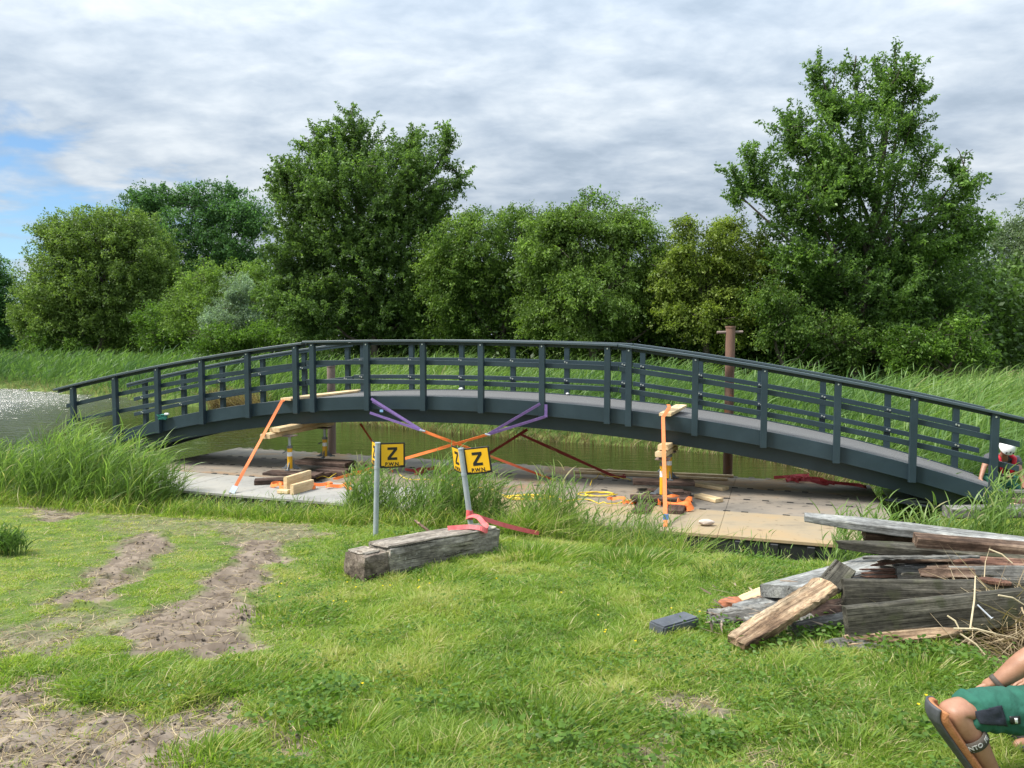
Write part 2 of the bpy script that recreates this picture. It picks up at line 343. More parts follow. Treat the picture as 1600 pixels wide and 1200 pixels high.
class MB:
    def __init__(s): s.v = []; s.f = []; s.mi = []
    def add(s, verts, faces, mi=0):
        o = len(s.v); s.v += [tuple(map(float, q)) for q in verts]
        s.f += [tuple(i + o for i in f) for f in faces]; s.mi += [mi] * len(faces)
    def hexa(s, c, mi=0):     # 8 corners: bottom 4 ccw, top 4 ccw
        s.add(c, [(3, 2, 1, 0), (4, 5, 6, 7), (0, 1, 5, 4), (1, 2, 6, 5), (2, 3, 7, 6), (3, 0, 4, 7)], mi)
    def box(s, c, hx, hy, hz, ax=None, mi=0):
        c = np.asarray(c, float)
        X, Y, Z = (np.array([1., 0, 0]), np.array([0, 1., 0]), np.array([0, 0, 1.])) if ax is None else [np.asarray(a, float) for a in ax]
        s.hexa([c + X * a * hx + Y * b * hy + Z * d * hz for d in (-1, 1) for a, b in ((-1, -1), (1, -1), (1, 1), (-1, 1))], mi)
    def tube(s, pts, rad, n=8, mi=0, cap=True):
        pts = [np.asarray(p, float) for p in pts]; k = len(pts)
        rad = [rad] * k if np.isscalar(rad) else list(rad)
        prev = None; rings = []
        for i in range(k):
            t = pts[min(i + 1, k - 1)] - pts[max(i - 1, 0)]; t = t / (np.linalg.norm(t) + 1e-12)
            if prev is None:
                a = np.array([0, 0, 1.]) if abs(t[2]) < .9 else np.array([1., 0, 0])
            else: a = prev
            a = a - t * a.dot(t); a /= np.linalg.norm(a) + 1e-12; prev = a
            b = np.cross(t, a)
            rings.append([pts[i] + rad[i] * (a * math.cos(2 * PI * j / n) + b * math.sin(2 * PI * j / n)) for j in range(n)])
        V = [p for r in rings for p in r]
        Fc = [(i * n + j, i * n + (j + 1) % n, (i + 1) * n + (j + 1) % n, (i + 1) * n + j) for i in range(k - 1) for j in range(n)]
        if cap: Fc += [tuple(range(n - 1, -1, -1)), tuple((k - 1) * n + j for j in range(n))]
        s.add(V, Fc, mi)
    def ribbon(s, pts, wdir, w, t=.004, mi=0):
        pts = [np.asarray(p, float) for p in pts]; k = len(pts)
        wd = [np.asarray(wdir, float)] * k if np.ndim(wdir) == 1 else [np.asarray(q, float) for q in wdir]
        V = []
        for i in range(k):
            tg = pts[min(i + 1, k - 1)] - pts[max(i - 1, 0)]; tg /= np.linalg.norm(tg) + 1e-12
            a = wd[i] - tg * wd[i].dot(tg); a /= np.linalg.norm(a) + 1e-12
            nn = np.cross(tg, a)
            for su, sn in ((-1, -1), (1, -1), (1, 1), (-1, 1)): V.append(pts[i] + a * su * w / 2 + nn * sn * t / 2)
        Fc = [(i * 4 + j, i * 4 + (j + 1) % 4, i * 4 + 4 + (j + 1) % 4, i * 4 + 4 + j) for i in range(k - 1) for j in range(4)]
        Fc += [(3, 2, 1, 0), tuple((k - 1) * 4 + j for j in range(4))]
        s.add(V, Fc, mi)
    def build(s, name, m, parent=None, bevel=0, smooth=False, matrix=None):
        me = bpy.data.meshes.new(name); me.from_pydata(s.v, [], s.f)
        me.polygons.foreach_set('material_index', s.mi)
        bm = bmesh.new(); bm.from_mesh(me)
        bmesh.ops.recalc_face_normals(bm, faces=bm.faces)
        if bevel:
            ed = [e for e in bm.edges if len(e.link_faces) == 2 and e.calc_face_angle(0) > .6]
            bmesh.ops.bevel(bm, geom=ed, offset=bevel, segments=1, affect='EDGES', clamp_overlap=True)
        bm.to_mesh(me); bm.free()
        return link(name, me, m, parent, matrix, smooth)

def fastmesh(name, verts, quads, tris, tint, m, parent=None, smooth=False):
    me = bpy.data.meshes.new(name)
    nq, ntr = len(quads), len(tris)
    me.vertices.add(len(verts)); me.vertices.foreach_set('co', np.ascontiguousarray(verts, np.float32).ravel())
    lp = np.concatenate([np.asarray(quads, np.int32).ravel(), np.asarray(tris, np.int32).ravel()]) if ntr else np.asarray(quads, np.int32).ravel()
    me.loops.add(len(lp)); me.loops.foreach_set('vertex_index', lp.astype(np.int32))
    me.polygons.add(nq + ntr)
    st = np.concatenate([np.arange(nq) * 4, nq * 4 + np.arange(ntr) * 3]).astype(np.int32)
    me.polygons.foreach_set('loop_start', st)
    a = me.attributes.new('tint', 'FLOAT', 'POINT'); a.data.foreach_set('value', np.ascontiguousarray(tint, np.float32))
    me.update(calc_edges=True)
    return link(name, me, m, parent, None, smooth)

def nrm(a): return a / (np.linalg.norm(a, axis=-1, keepdims=True) + 1e-12)

def blades(P, D, L, W, bend, tint, nseg=3, side=None):
    """strips: P base, D start direction, L length, W width, bend = displacement added by t^2"""
    n = len(P)
    if side is None:
        a = rng.random(n) * 2 * PI
        side = np.stack([np.cos(a), np.sin(a), 0 * a], 1)
    side = nrm(side - D * np.sum(side * D, 1, keepdims=True))
    V = []
    for i in range(nseg):
        t = i / nseg
        c = P + D * (L * t)[:, None] + bend * (L * t * t)[:, None]
        w = W * (1 - t ** 2.2) * (.75 + .5 * min(1, t * 2.5)) * .5
        V += [c - side * w[:, None], c + side * w[:, None]]
    V.append(P + D * L[:, None] + bend * L[:, None])
    k = 2 * nseg + 1
    V = np.stack(V, 1).reshape(-1, 3)
    base = (np.arange(n) * k)[:, None]
    Q = [base + np.array([[2 * i, 2 * i + 1, 2 * i + 3, 2 * i + 2]]) for i in range(nseg - 1)]
    Q = np.concatenate(Q, 0) if Q else np.zeros((0, 4), int)
    T = base + np.array([[2 * nseg - 2, 2 * nseg - 1, 2 * nseg]])
    return V, Q, T, np.repeat(tint, k)
def merge(parts):
    V = []; Q = []; T = []; C = []; o = 0
    for v, q, t, c in parts:
        V.append(v); Q.append(q + o); T.append(t + o); C.append(c); o += len(v)
    return np.concatenate(V), np.concatenate(Q), np.concatenate(T), np.concatenate(C)

# ------------------------------------------------------------------ ground & water
def axis_pts(lo, hi, a, b, step, grow):
    mid = list(np.arange(a, b + 1e-6, step))
    L = []; p = a; s = step
    while p > lo: s = min(s * grow, 40); p -= s; L.append(p)
    Rr = []; p = mid[-1]; s = step
    while p < hi: s = min(s * grow, 40); p += s; Rr.append(p)
    return np.array(L[::-1] + mid + Rr)
gx = axis_pts(-400, 400, -7.5, 6.5, .032, 1.09)
gy = axis_pts(-60, 600, 2.6, 13.2, .021, 1.08)
GX, GY = np.meshgrid(gx, gy, indexing='xy')
gH = height(GX.ravel(), GY.ravel())
gD = dirt_mask(GX.ravel(), GY.ravel())
nxx, nyy = len(gx), len(gy)
idx = np.arange(nxx * nyy).reshape(nyy, nxx)
Qg = np.stack([idx[:-1, :-1], idx[:-1, 1:], idx[1:, 1:], idx[1:, :-1]], -1).reshape(-1, 4)
mg, nt, out = newmat('meadow_soil')
b = N(nt, 'ShaderNodeBsdfPrincipled'); b.inputs['Roughness'].default_value = .95; b.inputs['Specular IOR Level'].default_value = .15
geo = N(nt, 'ShaderNodeNewGeometry')
n1 = N(nt, 'ShaderNodeTexNoise'); n1.inputs['Scale'].default_value = 5; n1.inputs['Detail'].default_value = 9; nt.links.new(geo.outputs[0], n1.inputs[0])
soil = ramp(nt, [(.30, (.10, .078, .060)), (.48, (.165, .132, .102)), (.68, (.25, .203, .158))], n1.outputs[0])
turf = ramp(nt, [(.3, (.05, .085, .018)), (.6, (.11, .15, .035)), (.75, (.22, .19, .08))], n1.outputs[0])
att = N(nt, 'ShaderNodeAttribute', attribute_name='tint')
mx = N(nt, 'ShaderNodeMix', data_type='RGBA'); nt.links.new(att.outputs['Fac'], mx.inputs[0])
nt.links.new(turf, mx.inputs[6]); nt.links.new(soil, mx.inputs[7]); nt.links.new(mx.outputs[2], b.inputs['Base Color'])
n2 = N(nt, 'ShaderNodeTexNoise'); n2.inputs['Scale'].default_value = 45; n2.inputs['Detail'].default_value = 6; nt.links.new(geo.outputs[0], n2.inputs[0])
bp = N(nt, 'ShaderNodeBump'); bp.inputs['Strength'].default_value = .7; bp.inputs['Distance'].default_value = .007
nt.links.new(n2.outputs[0], bp.inputs['Height']); nt.links.new(bp.outputs[0], b.inputs['Normal'])
nt.links.new(b.outputs[0], out.inputs[0])
g = fastmesh('ground', np.stack([GX.ravel(), GY.ravel(), gH], 1), Qg, np.zeros((0, 3), int), gD, mg, smooth=True)
tag(g, kind='structure')

mw, nt, out = newmat('pond_water')
b = N(nt, 'ShaderNodeBsdfPrincipled'); b.inputs['Roughness'].default_value = .06; b.inputs['IOR'].default_value = 1.33; b.inputs['Specular IOR Level'].default_value = .9
geo = N(nt, 'ShaderNodeNewGeometry')
n0 = N(nt, 'ShaderNodeTexNoise'); n0.inputs['Scale'].default_value = .25; n0.inputs['Detail'].default_value = 3; nt.links.new(geo.outputs[0], n0.inputs[0])
nt.links.new(ramp(nt, [(.3, (.021, .024, .006)), (.7, (.031, .033, .009))], n0.outputs[0]), b.inputs['Base Color'])
mpp = N(nt, 'ShaderNodeMapping'); mpp.inputs['Scale'].default_value = (1.3, 4.6, 1); mpp.inputs['Rotation'].default_value = (0, 0, .35)
nt.links.new(geo.outputs[0], mpp.inputs[0])
n1 = N(nt, 'ShaderNodeTexNoise'); n1.inputs['Scale'].default_value = 1.1; n1.inputs['Detail'].default_value = 4; nt.links.new(mpp.outputs[0], n1.inputs[0])
bp = N(nt, 'ShaderNodeBump'); bp.inputs['Strength'].default_value = .55; bp.inputs['Distance'].default_value = .10
sx_ = N(nt, 'ShaderNodeSeparateXYZ'); nt.links.new(geo.outputs[0], sx_.inputs[0])
mr_ = N(nt, 'ShaderNodeMapRange'); mr_.inputs[1].default_value = -14; mr_.inputs[2].default_value = -24; mr_.inputs[3].default_value = .03; mr_.inputs[4].default_value = .30; nt.links.new(sx_.outputs[0], mr_.inputs[0])
mr2 = N(nt, 'ShaderNodeMapRange'); mr2.inputs[1].default_value = -14; mr2.inputs[2].default_value = -24; mr2.inputs[3].default_value = .06; mr2.inputs[4].default_value = .26; nt.links.new(sx_.outputs[0], mr2.inputs[0]); nt.links.new(mr2.outputs[0], b.inputs['Roughness'])
mr3 = N(nt, 'ShaderNodeMapRange'); mr3.inputs[1].default_value = -14; mr3.inputs[2].default_value = -24; mr3.inputs[3].default_value = 1.33; mr3.inputs[4].default_value = 2.0; nt.links.new(sx_.outputs[0], mr3.inputs[0]); nt.links.new(mr3.outputs[0], b.inputs['IOR'])
nt.links.new(mr_.outputs[0], bp.inputs['Distance']); bp.inputs['Strength'].default_value = 1.0
nt.links.new(n1.outputs[0], bp.inputs['Height']); nt.links.new(bp.outputs[0], b.inputs['Normal'])
nt.links.new(b.outputs[0], out.inputs[0])
wb = MB(); wb.add([(-120, 6, 0), (9, 6, 0), (9, 75, 0), (-120, 75, 0)], [(0, 1, 2, 3)])
tag(wb.build('water', mw), kind='structure')

# ------------------------------------------------------------------ the footbridge
TH = math.radians(16.3)
u = np.array([math.cos(TH), -math.sin(TH), 0]); v = np.array([math.sin(TH), math.cos(TH), 0]); zz = np.array([0, 0, 1.])
BO = at(751, 600, 13.4); BO[2] = 0
ST = [-9.13, -8.03, -6.96, -5.89, -4.82, -3.75, -3.38, -2.24, -1.11, 0, 1.12, 2.26, 2.62, 3.71, 4.79, 5.88, 6.96, 8.05]
RZ = [2.039, 2.271, 2.467, 2.635, 2.782, 2.927, 2.968, 2.990, 2.990, 2.980, 2.965, 2.925, 2.893, 2.744, 2.582, 2.378, 2.165, 1.94]
JL, JR = -3.57, 2.44
segs = []
for a_, b_ in ((-99, JL), (JL, JR), (JR, 99)):
    ii = [i for i, s in enumerate(ST) if a_ < s < b_]
    segs.append(np.polyfit([ST[i] for i in ii], [RZ[i] for i in ii], 2))
def rz(s):
    s = np.asarray(s, float)
    return np.where(s < JL, np.polyval(segs[0], s), np.where(s < JR, np.polyval(segs[1], s), np.polyval(segs[2], s)))
FB = np.array([-4.40373199e-05, 8.86879320e-05, -1.31085788e-02, -2.37178950e-02, 1.68787093e+00])
def fb(s): return np.polyval(FB, s)
WID = 2.1
S0, S1 = -9.42, 8.33
bridge = empty('footbridge', tuple(BO + np.array([0, 0, 1.6]) + v * WID / 2), 'long arched dark blue-grey steel footbridge with grit deck, held on jacks above the pontoon', 'bridge')
def bp_(s, o, z): return BO + u * s + v * o + zz * z
def sweep(mb, ss, o0, o1, zlo, zhi):
    V = []
    for s in ss:
        a, c = float(zlo(s)), float(zhi(s))
        V += [bp_(s, o0, a), bp_(s, o1, a), bp_(s, o1, c), bp_(s, o0, c)]
    k = len(ss)
    Fc = [(i * 4 + j, i * 4 + (j + 1) % 4, i * 4 + 4 + (j + 1) % 4, i * 4 + 4 + j) for i in range(k - 1) for j in range(4)]
    Fc += [(3, 2, 1, 0), tuple((k - 1) * 4 + j for j in range(4))]
    mb.add(V, Fc)
S = M['steel']
ss = np.linspace(S0, S1, 70)
mb = MB(); sweep(mb, ss, .105, WID - .105, lambda s: fb(s) + .18, lambda s: fb(s) + .245); mb.build('deck', M['grit'], bridge)
for side in (0, 1):
    o0, o1 = (.075, .100) if side == 0 else (WID - .100, WID - .075)
    mb = MB(); sweep(mb, ss, o0, o1, lambda s: fb(s) + .012, lambda s: fb(s) + .262); mb.build('edge_beam', S, bridge, .003)
    g0, g1 = (.24, .36) if side == 0 else (WID - .36, WID - .24)
    mb = MB(); sweep(mb, ss[1:-1], g0, g1, lambda s: fb(s) - .235, lambda s: fb(s) + .178); mb.build('main_girder', S, bridge, .004)
mb = MB()
for s in np.linspace(S0 + .4, S1 - .4, 16): 
    sweep(mb, [s - .04, s + .04], .362, WID - .362, lambda s: fb(s) - .10, lambda s: fb(s) + .176)
mb.build('cross_beams', S, bridge)
mb = MB(); sweep(mb, [S1 - .9, S1 - .25], .25, WID - .25, lambda s: .36, lambda s: fb(s) - .24); mb.build('end_bearing', S, bridge, .01)
for side in (0, 1):
    oo = lambda a, b: (a, b) if side == 0 else (WID - b, WID - a)
    for i, s in enumerate(ST):
        mb = MB(); o0, o1 = oo(-.02, .073); hw = .05
        top = float(rz(s)) - .045
        mb.hexa([bp_(s - hw, o0, fb(s) - .005), bp_(s + hw, o0, fb(s) - .005), bp_(s + hw, o1, fb(s) - .005), bp_(s - hw, o1, fb(s) - .005),
                 bp_(s - hw, o0, float(rz(s - hw)) - .045), bp_(s + hw, o0, float(rz(s + hw)) - .045), bp_(s + hw, o1, float(rz(s + hw)) - .045), bp_(s - hw, o1, float(rz(s - hw)) - .045)])
        po = mb.build('post', S, bridge, .004)
        spots = [(.0, -.085)] if side == 0 else [(-.02, -.41), (.02, -.425), (-.02, -.765), (.02, -.78), (0, -.08)]
        oface = o0 - .006 if side == 0 else WID - .153
        for ds, dz in spots:
            mb = MB(); c = bp_(s + ds, oface if (side == 0 or dz < -.1) else o0 - .006, float(rz(s)) + dz)
            mb.tube([c, c + v * .007], .013 if side == 0 else .016, 8)
            mb.build('bolt', M['bolt'], po)
    E0, E1 = -9.60, 8.47
    for k, (a, b2) in enumerate(((E0, JL - .006), (JL + .006, JR - .006), (JR + .006, E1))):
        q = np.linspace(a, b2, 20)
        mb = MB(); o0, o1 = oo(-.045, .115); sweep(mb, q, o0, o1, lambda s: rz(s) - .043, lambda s: rz(s)); mb.build('handrail', M['rail'], bridge, .006)
        mb = MB(); o0, o1 = oo(.078, .104); sweep(mb, q, o0, o1, lambda s: rz(s) - .095, lambda s: rz(s) - .046); mb.build('handrail_flange', S, bridge, .003)
        a2, b3 = (max(a, -9.38), min(b2, 8.40))
        q = np.linspace(a2, b3, 20)
        for dz in (.375, .735):
            mb = MB(); o0, o1 = oo(.075, .135); sweep(mb, q, o0, o1, lambda s: rz(s) - dz - .085, lambda s: rz(s) - dz); mb.build('rail', S, bridge, .004)
# ------------------------------------------------------------------ pontoon
TP = math.radians(19.5)
pu = np.array([math.cos(TP), -math.sin(TP), 0]); pn = -np.array([math.sin(TP), math.cos(TP), 0])
PO = np.array([-6.6, 18.0, 0.0]); PLEN, PWID, PZ = 13.8, 4.5, .40
pont = empty('work_pontoon', tuple(PO + pu * PLEN / 2 + pn * PWID / 2), 'wide flat work pontoon with stained plywood deck and black ribbed sides under the bridge', 'pontoon')
def pp(a, b_, z): return PO + pu * a + pn * b_ + zz * z
AX = (pu, pn, zz)
mb = MB(); mb.box(pp(PLEN / 2, PWID / 2, .06), PLEN / 2 - .03, PWID / 2 - .03, .29, AX)
mb.build('hull', M['black'], pont, .01)
for i in range(31):
    mb = MB(); mb.box(pp(.2 + i * .445, PWID - .005, .08), .05, .027, .262, AX); mb.build('hull_rib', M['black'], pont, .008)
rowb = [0, 1.1, 2.05, 3.0, PWID]; mods = 6; ml = PLEN / mods
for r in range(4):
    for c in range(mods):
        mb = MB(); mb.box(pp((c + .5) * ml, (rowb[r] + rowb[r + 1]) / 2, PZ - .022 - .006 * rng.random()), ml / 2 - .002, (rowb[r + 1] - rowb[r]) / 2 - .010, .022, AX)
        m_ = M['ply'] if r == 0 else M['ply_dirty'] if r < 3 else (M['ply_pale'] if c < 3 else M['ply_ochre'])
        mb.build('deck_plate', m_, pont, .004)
for r in range(1, 4):
    for k in range(46):
        a_ = .1 + k * .3 + rng.uniform(-.04, .04)
        if rng.random() < .70 and a_ < PLEN - .1:
            mb = MB(); mb.box(pp(a_, rowb[r], PZ - .004), .05, .022, .009, AX); mb.build('coupling_slot', M['dark'], pont)
mb = MB()
for k in range(46): mb.box(pp(.08 + k * .3, .0, PZ - .014), .05, .03, .02, AX)
mb.build('edge_lugs', M['ply'], pont)

def pd(x, y): return atz(x, y, PZ)

# spud piles
def pile(x, ybase_z, ytop, Y, r, m, label, cross=False):
    p = at(x, 700, Y); top = at(x, ytop, Y)[2]
    o = empty('mooring_pile', (p[0], p[1], -.6), label, 'pile')
    mb = MB(); mb.tube([(p[0], p[1], -.6), (p[0] + .01, p[1], .6), (p[0] + .015, p[1], top)], r, 20)
    mb.build('pile_tube', m, o, smooth=False)
    mb = MB(); mb.tube([(p[0] + .015, p[1], top), (p[0] + .015, p[1], top + .03)], r * 1.12, 20); mb.build('cap', m, o)
    if cross:
        mb = MB(); mb.tube([(p[0] - .24, p[1], top - .09), (p[0] + .25, p[1], top - .08)], .025, 8); mb.build('cross_pin', M['rust_dull'], o)
pile(1137, 0, 512, 14.45, .088, M['rust'], 'tall rust-red steel mooring pile with a cross pin near its top', True)
pile(518, 0, 573, 17.1, .092, M['rust_dull'], 'shorter dull brown steel mooring pile behind the left jacks')

# ------------------------------------------------------------------ generic boards
def frame(A, B, roll=0.0):
    A = Vector(A); B = Vector(B); x = (B - A).normalized()
    up = Vector((0, 0, 1)) if abs(x.z) < .95 else Vector((0, 1, 0))
    y = up.cross(x).normalized(); z = x.cross(y)
    m = Matrix((x, y, z)).transposed().to_4x4()
    m = m @ Matrix.Rotation(roll, 4, 'X')
    m.translation = (A + B) / 2
    return m, (B - A).length
def board(name, label, cat, A, B, w, t, m, roll=0, jag=(0, 0), rough=.003, taper=(1, 1), group=None, parent=None, cham=.12, endm=None, nseg=16, skew=(0, 0)):
    """plank with worn edges; jag = ragged ends (m), taper = end width factors, skew = slant of the ends"""
    mtx, L = frame(A, B, roll)
    r_ = np.random.default_rng(abs(hash((round(float(A[0]), 3), round(float(B[1]), 3), w))) % 99999)
    c = min(w, t) * cham
    prof = [(-w / 2 + c, -t / 2), (w / 2 - c, -t / 2), (w / 2, -t / 2 + c), (w / 2, t / 2 - c), (w / 2 - c, t / 2), (-w / 2 + c, t / 2), (-w / 2, t / 2 - c), (-w / 2, -t / 2 + c)]
    nw = 5 if w > .1 else 1
    # subdivide the wide faces so that ragged ends show
    full = []
    for i in range(8):
        a = np.array(prof[i]); b2 = np.array(prof[(i + 1) % 8])
        k = nw if i in (0, 4) else 1
        for j in range(k): full.append(a + (b2 - a) * j / k)
    n = len(full); V = []; ns = nseg
    jl = r_.random(n) * jag[0]; jr = r_.random(n) * jag[1]
    # same raggedness on both faces, roughly
    for i in range(n):
        key = int((full[i][0] / w + .5) * 7); rr = np.random.default_rng(key + int(L * 1000))
        jl[i] = .6 * rr.random() * jag[0] + .4 * jl[i]; jr[i] = .6 * rr.random() * jag[1] + .4 * jr[i]
    for k in range(ns + 1):
        f_ = k / ns
        tp = 1.0
        if taper[0] != 1 and f_ < .35: tp = taper[0] + (1 - taper[0]) * math.sin(f_ / .35 * PI / 2)
        if taper[1] != 1 and f_ > .65: tp = taper[1] + (1 - taper[1]) * math.sin((1 - f_) / .35 * PI / 2)
        wob = rough * 1.2 * (vnoise(f_ * L * 4 + 3.3 * w, 7.7) - .5)
        for i in range(n):
            yq, zq = full[i]
            x = -L / 2 + f_ * L
            if k == 0: x += jl[i] + skew[0] * yq
            if k == ns: x -= jr[i] + skew[1] * yq
            V.append((x, yq * tp + wob + rough * (r_.random() - .5), zq * (1 if tp == 1 else .5 + .5 * tp) + rough * (r_.random() - .5)))
    Fc = [(k * n + i, k * n + (i + 1) % n, (k + 1) * n + (i + 1) % n, (k + 1) * n + i) for k in range(ns) for i in range(n)]
    E_ = [tuple(range(n - 1, -1, -1)), tuple(ns * n + i for i in range(n))]
    mb = MB(); mb.add(V, Fc); mb.add([], []); mb.f += E_; mb.mi += [1 if endm else 0] * 2
    me = bpy.data.meshes.new(name); me.from_pydata(mb.v, [], mb.f); me.polygons.foreach_set('material_index', mb.mi)
    bm = bmesh.new(); bm.from_mesh(me); bmesh.ops.recalc_face_normals(bm, faces=bm.faces); bm.to_mesh(me); bm.free()
    o = link(name, me, [m, endm] if endm else m, parent, mtx)
    if parent is None: tag(o, label, cat, group)
    return o
def lay(p, z): return (p[0], p[1], z)

# ------------------------------------------------------------------ jacks, sleepers and blocks on the pontoon
GJ = 'screw jacks under the bridge'
def jack(base, ztop, label, plate_ax, body_top=.72):
    x, y, z0 = base
    o = empty('screw_jack', base, label, 'jack', GJ)
    H = ztop - z0
    for k in range(3):
        a = k * 2 * PI / 3 + .5
        d = np.array([math.cos(a), math.sin(a), 0]); c = np.array([x, y, z0]); t_ = np.array([-d[1], d[0], 0])
        mb = MB(); mb.add([c + d * .02 + zz * .16 + t_ * .008, c + d * .17 + zz * .012 + t_ * .008, c + d * .02 + zz * .012 + t_ * .008,
                           c + d * .02 + zz * .16 - t_ * .008, c + d * .17 + zz * .012 - t_ * .008, c + d * .02 + zz * .012 - t_ * .008],
                          [(0, 1, 2), (5, 4, 3), (0, 3, 4, 1), (1, 4, 5, 2), (2, 5, 3, 0)])
        mb.box(c + d * .15 + zz * .008, .05, .035, .007, (d, t_, zz))
        mb.build('foot', M['jacksteel'], o)
    bt = z0 + H * body_top
    mb = MB(); mb.tube([(x, y, z0 + .012), (x, y, bt)], .047, 16); mb.build('body', M['jacky'], o)
    mb = MB(); mb.tube([(x, y, z0 + H * body_top * .62), (x, y, z0 + H * body_top * .82)], .0478, 16, cap=False); mb.build('sticker', M['white'], o)
    mb = MB(); mb.tube([(x, y, bt), (x, y, bt + .045)], .053, 16); mb.build('collar', M['jacksteel'], o)
    mb = MB(); mb.tube([(x, y, bt + .045), (x, y, ztop - .02)], .027, 12); mb.build('ram', M['galv'], o)
    mb = MB(); mb.tube([(x - .05, y - .05, bt - .05), (x - .10, y - .12, bt - .08)], .012, 8); mb.build('valve', M['jacksteel'], o)
    mb = MB(); mb.box((x, y, ztop - .01), .11, .11, .01, plate_ax); mb.build('head_plate', M['rust_dull'], o, .003)
SL = 'dark hardwood sleepers on the pontoon'
def slp(lab, a, b_, Zlo, w, t): return board('sleeper', lab, 'sleeper', lay(a, Zlo + t / 2), lay(b_, Zlo + t / 2), w, t, M['sleeper'], group=SL, rough=.004)
# left stack: two long bearers across, two short boards on top
f1, f2 = pd(398, 757), pd(600, 738)
slp('long dark sleeper lying lowest under the two left jacks', pd(450, 759), pd(548, 735), PZ, .24, .09)
slp('dark sleeper with rounded grey end lying left of the pine blocks', pd(398, 756), pd(488, 752), PZ, .26, .08)
slp('broad dark board under the front left jack', lay(pd(418, 748), 0), lay(pd(500, 752), 0), PZ + .092, .34, .05)
slp('dark brown board on top of the stack under the rear left jack', lay(pd(470, 733), 0), lay(pd(548, 738), 0), PZ + .13, .42, .075)
slp('dark block raising the rear left jack board', lay(pd(500, 741), 0), lay(pd(545, 744), 0), PZ, .3, .128)
jbase = pd(451, 746); jack((jbase[0], jbase[1] + .1, PZ + .142), at(451, 680, jbase[1] + .1)[2], 'yellow screw jack standing nearest the left end of the bridge', AX, .62)
jb2 = pd(507, 730); jack((jb2[0], jb2[1] + .05, PZ + .205), at(507, 668, jb2[1] + .05)[2], 'yellow screw jack standing before the shorter brown pile', AX, .60)
PB = 'fresh pine beams between jacks and bridge'
board('pine_beam', 'pale pine beam across the heads of the left jacks, lower of two', 'beam', at(414, 682, jbase[1] - .35), at(516, 661, jb2[1] + .9), .20, .085, M['pine'], group=PB)
board('pine_beam', 'pale pine beam on top of the other over the left jacks', 'beam', at(429, 672, jbase[1] - .2), at(516, 655, jb2[1] + .9), .20, .08, M['pine'], group=PB)
# right stack
slp('flat dark board on top of the right sleeper stack under the rear right jack', pd(989, 766), pd(1084, 768), PZ + .12, .30, .07)
slp('dark board in front in the right stack under the front right jack', pd(986, 786), pd(1078, 787), PZ + .05, .30, .06)
slp('long dark bearer running across beneath the right stack, left one', pd(1000, 803), pd(1020, 771), PZ, .24, .05)
slp('dark bearer running across beneath the right stack, right one', pd(1052, 803), pd(1066, 771), PZ, .30, .05)
slp('dark block raising the rear board of the right stack', pd(1012, 776), pd(1068, 777), PZ + .052, .2, .066)
ja = pd(1035, 784); jack((ja[0], ja[1], PZ + .112), at(1036, 716, ja[1])[2], 'yellow screw jack nearest the camera behind the vertical orange strap', AX, .8)
jb = pd(1045, 765); jack((jb[0], jb[1], PZ + .192), at(1046, 705, jb[1])[2], 'yellow screw jack at the rear of the right sleeper stack', AX, .8)
board('pine_beam', 'short-ended pine beam over the right jacks, lower of two', 'beam', at(1032, 710, ja[1] - .25), at(1052, 699, jb[1] + .9), .17, .085, M['pine'], group=PB)
board('pine_beam', 'pine beam on top of the other over the right jacks', 'beam', at(1036, 699, ja[1] - .12), at(1052, 690, jb[1] + .9), .17, .085, M['pine'], group=PB)
PK = 'loose pine blocks on the pontoon'
def pine(lab, a, b_, w, t, roll=0, z=PZ): return board('pine_block', lab, 'wood block', lay(a, z), lay(b_, z), w, t, M['pine'], roll=roll, group=PK, rough=.002)
q1, q2 = pd(446, 768), pd(484, 756)
pine('taller pine block standing on edge in front of the left jack', q1, q2, .25, .07, PI / 2, PZ + .125)
q1, q2 = pd(456, 773), pd(488, 764)
pine('lower pine block standing on edge at the near pontoon edge', q1, q2, .17, .07, PI / 2, PZ + .085)
pine('short pine offcut peeping from under the pine blocks', pd(436, 770), pd(452, 771), .12, .06, 0, PZ + .03)
pine('pine block lying right of the right sleeper stack, farther one', pd(1090, 759), pd(1134, 766), .22, .06, 0, PZ + .03)
pine('pine block lying right of the right sleeper stack, nearer one', pd(1091, 777), pd(1124, 785), .18, .06, 0, PZ + .03)
pine('pine offcut lying behind the straight sign post', pd(560, 727), pd(584, 727), .14, .07, 0, PZ + .035)
BT = 'long pine battens on the pontoon'
def batten(lab, a, b_): return board('pine_batten', lab, 'batten', lay(a, PZ + .025), lay(b_, PZ + .025), .09, .045, M['pine'], group=BT, rough=.002)
batten('long pine batten farthest back by the rust-red pile', pd(905, 736), pd(1146, 746))
batten('long pine batten lying in front of the farthest batten', pd(897, 739), pd(1137, 751))
o = board('pine_plank', 'thick pine plank lying across the bridge deck between the left posts', 'plank', bp_(-3.98, .02, float(fb(-3.98)) + .285), bp_(-3.55, 2.3, float(fb(-3.6)) + .285), .26, .045, M['pine'])
board('pine_plank', 'pine plank end with a nail sticking out over the bridge edge', 'plank', bp_(3.24, -.12, float(fb(3.2)) + .285), bp_(3.42, 1.15, float(fb(3.4)) + .35), .20, .05, M['pine'])
p = pd(1103, 821)
